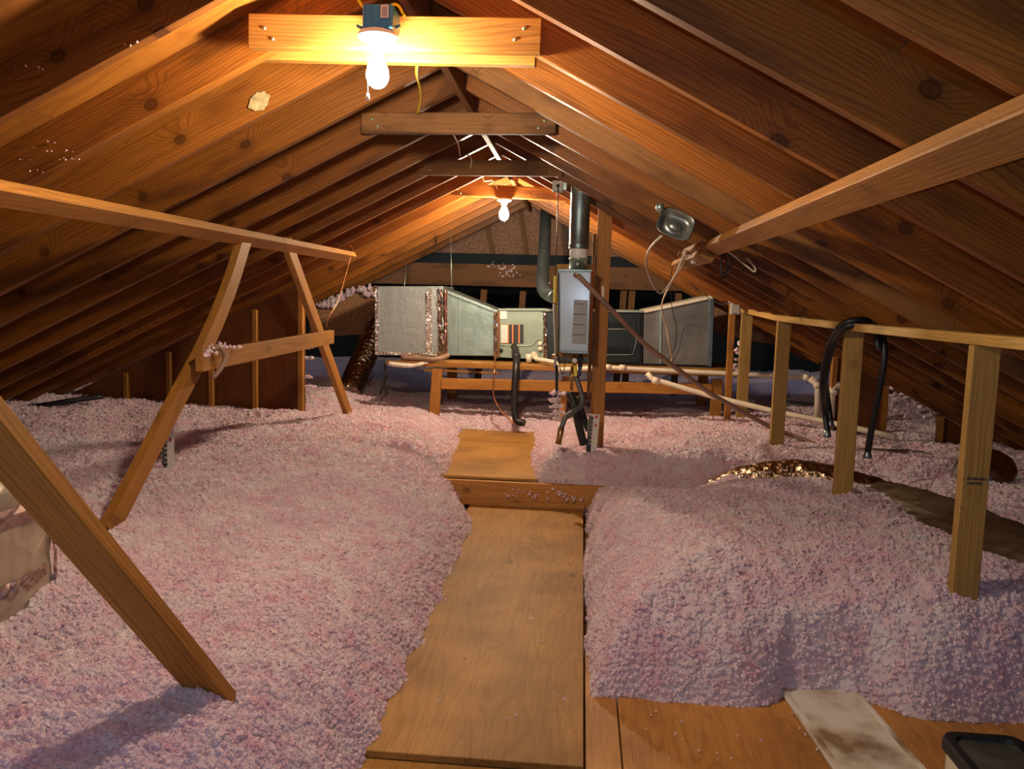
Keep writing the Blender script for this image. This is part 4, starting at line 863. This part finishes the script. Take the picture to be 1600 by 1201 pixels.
# black lidded box in the foreground
t = thing('lidded_box', 'black rimmed box with a smoky glossy lid, bottom right corner', 'box', (1.25, 2.1, 0))
bx, by, bz, bw, bl = 1.150, 1.98, 0.115, 0.215, 0.62
Mb = Matrix.Translation((1.155, 1.955, 0.0)) @ Matrix.Rotation(0.0, 4, 'Z')
def rrect(w_, l_, r_, z, n=6):
    pts = []
    for cx_, cy_, a0 in ((w_/2-r_, l_/2-r_, 0), (-w_/2+r_, l_/2-r_, 90), (-w_/2+r_, -l_/2+r_, 180), (w_/2-r_, -l_/2+r_, 270)):
        for k in range(n+1):
            a = math.radians(a0+90*k/n); pts.append(Vector((cx_+r_*math.cos(a), cy_+r_*math.sin(a), z)))
    return pts
def loft(name, loops, m, parent, M, capend=True, capstart=False):
    bm = bmesh.new(); rs = [[bm.verts.new(p) for p in lp] for lp in loops]; n = len(rs[0])
    for a, b in zip(rs, rs[1:]):
        for k in range(n): bm.faces.new((a[k], a[(k+1) % n], b[(k+1) % n], b[k]))
    if capend: bm.faces.new(rs[-1])
    if capstart: bm.faces.new(rs[0][::-1])
    bmesh.ops.recalc_face_normals(bm, faces=bm.faces[:])
    me = bpy.data.meshes.new(name); bm.to_mesh(me); bm.free(); return link(name, me, m, parent, M)
loft('box_body', [rrect(0.20, 0.60, 0.03, -0.012), rrect(0.20, 0.60, 0.03, 0.085)], M_pvc, t, Mb, True, True)
loft('rim', [rrect(0.205, 0.61, 0.04, 0.080), rrect(0.225, 0.63, 0.045, 0.086), rrect(0.225, 0.63, 0.045, 0.112), rrect(0.215, 0.62, 0.042, 0.120), rrect(0.170, 0.575, 0.03, 0.119), rrect(0.164, 0.57, 0.028, 0.108)], M_dark2, t, Mb, False)
loft('glossy_lid', [rrect(0.166, 0.572, 0.028, 0.100), rrect(0.166, 0.572, 0.028, 0.110)], M_glass, t, Mb, True, True)
box('side_label', (1.0535, 1.80, 0.02), (1.0550, 1.98, 0.07), M_paper, t, 0)

# ------------------------------------------------------------------ blown insulation
def _hash(ix, iy, s):
    h = (ix.astype(np.int64)*374761393+iy.astype(np.int64)*668265263+s*974634777) & 0xffffffff
    h = ((h ^ (h >> 13))*1274126177) & 0xffffffff
    return ((h ^ (h >> 16)) & 0xffff)/65535.0
def vnoise(x, y, s=0):
    ix, iy = np.floor(x), np.floor(y); fx_, fy_ = x-ix, y-iy
    u, v = fx_*fx_*(3-2*fx_), fy_*fy_*(3-2*fy_)
    a = _hash(ix, iy, s); b = _hash(ix+1, iy, s); c_ = _hash(ix, iy+1, s); d_ = _hash(ix+1, iy+1, s)
    return (a*(1-u)+b*u)*(1-v)+(c_*(1-u)+d_*u)*v-0.5
def billow(x, y, s): return 1-np.abs(vnoise(x, y, s))*3.0
def g(x, y, cx, cy, sx, sy_): return np.exp(-((x-cx)/sx)**2-((y-cy)/sy_)**2)
def ss(a, b, t_):
    t_ = np.clip((t_-a)/(b-a), 0, 1); return t_*t_*(3-2*t_)
def height(x, y):
    ragged = 0.11*vnoise(x*3.1, y*3.1, 1)+0.07*vnoise(x*9, y*9, 2)+0.035*vnoise(x*25, y*25, 3)
    Hl = 0.385+0.035*ss(2.6, 1.6, y)
    Hr = 0.40-0.02*ss(3.5, 6, y)
    H = np.where(x < -0.2, Hl, Hr)
    H = H-0.09*ss(5.7, 6.7, y)*ss(-2.3, -1.9, x)*ss(1.5, 1.0, x)
    H = H+0.02*np.sin(x*2.1+y*0.7)+0.07*vnoise(x*1.3, y*1.3, 5)+0.045*vnoise(x*4, y*4, 6)
    # clear areas
    xl = -0.555+0.015*ss(3.5, 2.5, y)-0.10*ss(4.4, 4.95, y)
    dA = np.maximum(xl-x, x-0.055)
    dA = np.where(y > 5.0, np.hypot(np.maximum(dA, 0), y-5.0), dA)
    toe = 2.57+0.03*g(x, 0, 0.85, 0, 0.3, 1)+0.03*ss(1.1, 1.5, x)
    dB = np.where(x > 0.0, y-toe, 9.0)
    d1 = np.where(x > 0.0, np.minimum(dA, dB), dA)
    k = np.where(x > 0.0, 0.15, 0.23)
    h1 = -0.06+(H+0.06)*(1-np.exp(-np.maximum(d1+ragged*0.55, 0)/k))
    h1 = np.where(y >= 5.0, 9, h1)
    cl = -0.80-0.075*(y-5)-0.05*ss(6.2, 6.9, y); cr = -0.30-0.065*(y-5)
    dC = np.maximum(np.maximum(cl-x, x-cr), (y-6.75))
    h2 = 0.10+(H-0.10)*(1-np.exp(-np.maximum(dC+ragged*0.4, 0)/0.13))
    h2 = np.where(y < 5.0, 9, h2)
    h = np.minimum(np.minimum(h1, h2), H)
    # settle along the step beam, dents at ducts, mounds
    h = h-np.clip(h-0.145, 0, 1)*np.exp(-((y-4.965)/0.06)**2)*ss(1.3, 0.7, x)*ss(-1.5, -0.85, x)
    h = h+0.07*g(x, y, 1.45, 2.75, 0.45, 0.22)+0.03*g(x, y, -0.8, 1.6, 0.25, 0.25)-0.13*g(x, y, 1.78, 3.9, 0.22, 0.70)-0.10*g(x, y, 2.0, 3.0, 0.18, 0.5)-0.12*g(x, y, 1.3, 4.72, 0.5, 0.13)-0.05*g(x, y, 1.2, 4.9, 0.4, 0.1)
    h = h-0.13*g(x, y, -1.6, 1.95, 0.32, 0.3)
    h = h+0.05*g(x, y, -0.12, 5.1, 0.09, 0.35)+0.06*g(x, y, 1.1, 6.7, 0.25, 0.2)+0.03*g(x, y, -2.2, 6.0, 0.5, 0.25)
    h = h+0.10*ss(1.9, 2.9, x)*vnoise(x*2.2, y*2.2, 8)
    wl = ss(-0.1, 0.1, x)*ss(1.05, 0.65, x)*ss(5.02, 4.98, y)
    h = np.where(wl > 0, h*(1-wl)+np.minimum(h, 0.145+(5.0-y)*0.235)*wl, h)
    tn = 2.52+0.15*ss(0.60, 0.76, x)*ss(1.16, 1.0, x)+0.05*ss(1.2, 1.5, x)+ragged*0.5
    h = np.where((x > 0.1) & (y < 3.3), h*ss(-0.02, 0.11, y-tn)-0.06*(1-ss(-0.02, 0.11, y-tn)), h)
    m_ = np.clip((h-0.0)/0.12, 0, 1)
    n_ = 0.012*billow(x*11, y*11, 10)+0.009*billow(x*24+3, y*24, 11)+0.007*billow(x*55, y*55+7, 12)+0.004*billow(x*120, y*120, 13)
    return h+m_*(n_-0.03)
rows_y = [0.35]
while rows_y[-1] < 11.5: rows_y.append(rows_y[-1]+max(0.0042, rows_y[-1]*0.0036))
rows_y = np.array(rows_y); us = np.arange(-1.40, 1.20, 0.0040)
YY, UU = np.meshgrid(rows_y, us, indexing='ij'); XX = UU*(YY+0.55)
XX = np.clip(XX, -4.6, 3.6)
YY2 = YY+0.006*vnoise(XX*60, YY*60, 20)
ZZ = height(XX, YY2)
XX2 = XX+0.010*vnoise(XX*45, YY*45, 21)*np.clip(ZZ*8, 0, 1)
nr, nc = XX.shape
co = np.stack([XX2, YY2, ZZ], -1).reshape(-1, 3)
idx = np.arange(nr*nc).reshape(nr, nc)
q = np.stack([idx[:-1, :-1], idx[:-1, 1:], idx[1:, 1:], idx[1:, :-1]], -1).reshape(-1, 4)
# drop what lies below the floor sheets, and cells squashed against the eaves
zq = co[q][:, :, 2].max(1); xs_ = co[q][:, :, 0]; wq = xs_.max(1)-xs_.min(1)
yq = co[q][:, :, 1].mean(1)
lim = np.where((yq > 5.0), 0.13, -0.035)
q = q[(zq > lim) & (wq > 1e-4)]
used = np.unique(q); remap = -np.ones(len(co), np.int64); remap[used] = np.arange(len(used)); co = co[used]; q = remap[q]
me = bpy.data.meshes.new('blown_insulation')
me.vertices.add(len(co)); me.vertices.foreach_set('co', co.astype(np.float32).ravel())
me.loops.add(q.size); me.loops.foreach_set('vertex_index', q.astype(np.int32).ravel())
me.polygons.add(len(q)); me.polygons.foreach_set('loop_start', np.arange(0, q.size, 4, dtype=np.int32)); me.polygons.foreach_set('loop_total', np.full(len(q), 4, np.int32))
me.update(calc_edges=True)
den = me.attributes.new('density', 'FLOAT', 'POINT')
dist2 = co[:, 0]**2+co[:, 1]**2+(co[:, 2]-1.3)**2
dens = np.clip(46000/np.maximum(dist2, 1.2), 2600, 16000)*(co[:, 2] > -0.02)
den.data.foreach_set('value', dens.astype(np.float32))
sca = me.attributes.new('clump', 'FLOAT', 'POINT'); sca.data.foreach_set('value', np.clip(0.72+0.07*np.sqrt(dist2), 0.8, 1.2).astype(np.float32))
ins = link('blown_insulation', me, M_fluff); tag(ins, 'loose pink blown insulation heaped over the attic floor on both sides of the walkway', 'insulation', None, 'stuff')
print('insulation faces', len(q))
ng = bpy.data.node_groups.new('fluff_clumps', 'GeometryNodeTree')
ng.interface.new_socket('Geometry', in_out='INPUT', socket_type='NodeSocketGeometry'); ng.interface.new_socket('Geometry', in_out='OUTPUT', socket_type='NodeSocketGeometry')
N_ = ng.nodes; Lk = ng.links
gi = N_.new('NodeGroupInput'); go = N_.new('NodeGroupOutput')
dp = N_.new('GeometryNodeDistributePointsOnFaces'); Lk.new(gi.outputs[0], dp.inputs['Mesh'])
na = N_.new('GeometryNodeInputNamedAttribute'); na.data_type = 'FLOAT'; na.inputs['Name'].default_value = 'density'; Lk.new(na.outputs[0], dp.inputs['Density'])
na2 = N_.new('GeometryNodeInputNamedAttribute'); na2.data_type = 'FLOAT'; na2.inputs['Name'].default_value = 'clump'
gj = N_.new('GeometryNodeGeometryToInstance')
for i_ in range(4):
    ic = N_.new('GeometryNodeMeshIcoSphere'); ic.inputs['Radius'].default_value = 0.0075; ic.inputs['Subdivisions'].default_value = 2
    sp_ = N_.new('GeometryNodeSetPosition'); Lk.new(ic.outputs['Mesh'], sp_.inputs['Geometry'])
    ps = N_.new('GeometryNodeInputPosition'); nt_ = N_.new('ShaderNodeTexNoise'); nt_.noise_dimensions = '4D'; nt_.inputs['W'].default_value = i_*3.7
    nt_.inputs['Scale'].default_value = 190; nt_.inputs['Detail'].default_value = 2; Lk.new(ps.outputs[0], nt_.inputs['Vector'])
    sb_ = N_.new('ShaderNodeVectorMath'); sb_.operation = 'SUBTRACT'; Lk.new(nt_.outputs['Color'], sb_.inputs[0]); sb_.inputs[1].default_value = (0.5, 0.5, 0.5)
    sc2 = N_.new('ShaderNodeVectorMath'); sc2.operation = 'SCALE'; sc2.inputs['Scale'].default_value = 0.030; Lk.new(sb_.outputs[0], sc2.inputs[0]); Lk.new(sc2.outputs[0], sp_.inputs['Offset'])
    sm = N_.new('GeometryNodeSetMaterial'); sm.inputs['Material'].default_value = M_fluff; Lk.new(sp_.outputs[0], sm.inputs[0])
    Lk.new(sm.outputs[0], gj.inputs[0])
ip = N_.new('GeometryNodeInstanceOnPoints'); ip.inputs['Pick Instance'].default_value = True
Lk.new(dp.outputs['Points'], ip.inputs['Points']); Lk.new(gj.outputs[0], ip.inputs['Instance'])
rv = N_.new('FunctionNodeRandomValue'); rv.data_type = 'FLOAT_VECTOR'; rv.inputs[0].default_value = (0, 0, 0); rv.inputs[1].default_value = (6.28, 6.28, 6.28)
Lk.new(rv.outputs[0], ip.inputs['Rotation'])
rs_ = N_.new('FunctionNodeRandomValue'); rs_.data_type = 'FLOAT'; rs_.inputs[2].default_value = 0.45; rs_.inputs[3].default_value = 1.35
mu = N_.new('ShaderNodeMath'); mu.operation = 'MULTIPLY'; Lk.new(rs_.outputs[1], mu.inputs[0]); Lk.new(na2.outputs[0], mu.inputs[1]); Lk.new(mu.outputs[0], ip.inputs['Scale'])
jg = N_.new('GeometryNodeJoinGeometry'); Lk.new(gi.outputs[0], jg.inputs[0]); Lk.new(ip.outputs[0], jg.inputs[0]); Lk.new(jg.outputs[0], go.inputs[0])
mod = ins.modifiers.new('clumps', 'NODES'); mod.node_group = ng

# loose tufts caught on timber and sheets
def tufts(label, pts, size, per=6, seed=1, spread=0.03):
    rnd = random.Random(seed); bm = bmesh.new(); o0 = Vector(pts[0])
    for p in pts:
        for _ in range(per):
            c_ = Vector(p)-o0+Vector((rnd.gauss(0, spread), rnd.gauss(0, spread*0.3), abs(rnd.gauss(0, spread*0.5))))
            r = size*rnd.uniform(0.4, 1.1)
            ret = bmesh.ops.create_icosphere(bm, subdivisions=1, radius=r, matrix=Matrix.Translation(c_))
            for v in ret['verts']: v.co += Vector((rnd.uniform(-1, 1), rnd.uniform(-1, 1), rnd.uniform(-1, 1)))*r*0.35
    me = bpy.data.meshes.new('insulation_tufts'); bm.to_mesh(me); bm.free()
    o = link('insulation_tufts', me, M_fluff, None, Matrix.Translation(o0)); return tag(o, label, 'insulation', None, 'stuff')
tufts('white fluff stuck on the face of the far beam', [(-0.871,8.695,1.593), (-0.802,8.695,1.574), (-0.732,8.695,1.535), (-0.941,8.695,1.612), (-0.339,8.695,1.437), (-0.835,8.695,1.519)], 0.012, 12, 1, 0.05)
tufts('fluff along the top of the left chipboard panel', [(-2.627,8.060,1.158), (-2.528,8.060,1.206), (-2.428,8.060,1.248), (-2.330,8.060,1.296), (-2.211,8.060,1.318), (-2.131,8.060,1.276)], 0.028, 16, 2, 0.045)
tufts('fluff caught on the left end of the cross board', [(-1.660,3.458,1.005), (-1.660,3.508,1.016), (-1.660,3.606,1.031), (-1.660,3.709,1.025)], 0.010, 10, 3, 0.02)
tufts('fluff stuck down the edge of the left knee wall', [(-2.099,6.100,0.859), (-2.094,6.100,0.784), (-2.109,6.100,0.634), (-2.093,6.100,0.484), (-2.099,6.100,0.554)], 0.012, 12, 4, 0.02)
tufts('ragged column of fluff hanging below the slim steel pipe', [(-0.146,5.200,0.685), (-0.149,5.200,0.643), (-0.143,5.200,0.601), (-0.134,5.200,0.560), (-0.140,5.200,0.518)], 0.016, 18, 5, 0.018)
tufts('white fluff lump hanging between the post and the first pale stud', [(1.351,6.900,0.953), (1.345,6.900,0.888), (1.333,6.900,0.818), (1.300,6.900,0.747)], 0.026, 16, 6, 0.03)
tufts('crumbs of fluff scattered on the walkway and foreground plywood', [(random.uniform(-0.5, 0.9), random.uniform(2.15, 4.8), 0.004) for _ in range(1)]+[(random.uniform(-0.45, 0.0), random.uniform(2.2, 4.8), 0.003) for _ in range(26)]+[(random.uniform(0.2, 1.6), random.uniform(2.2, 2.6), -0.012) for _ in range(40)], 0.0045, 1, 7, 0.01)
tufts('crumbs of fluff along the face of the step beam', [(-0.397,4.940,0.064), (-0.317,4.940,0.080), (-0.236,4.940,0.060), (-0.077,4.940,0.076), (-0.017,4.940,0.063), (-0.117,4.940,0.090), (0.023,4.940,0.057)], 0.010, 8, 8, 0.03)
tufts('white fluff spilled in the dark gap of the right knee wall', [(2.353,6.200,0.549), (2.448,6.200,0.504), (2.324,6.200,0.620), (2.544,6.200,0.460), (2.405,6.200,0.589), (2.490,6.200,0.554)], 0.020, 22, 9, 0.07)
tufts('tiny white flecks stuck on the near left rafter faces, upper left', [(-1.752,2.440,1.679), (-1.700,2.440,1.710), (-1.628,2.440,1.684), (-1.600,2.440,1.708), (-1.653,2.440,1.738), (-1.707,2.440,1.644), (-1.575,2.440,1.685), (-1.633,2.440,1.835), (-1.166,2.040,1.910), (-1.470,2.040,1.855), (-1.418,2.040,1.846)], 0.0028, 3, 11, 0.012)
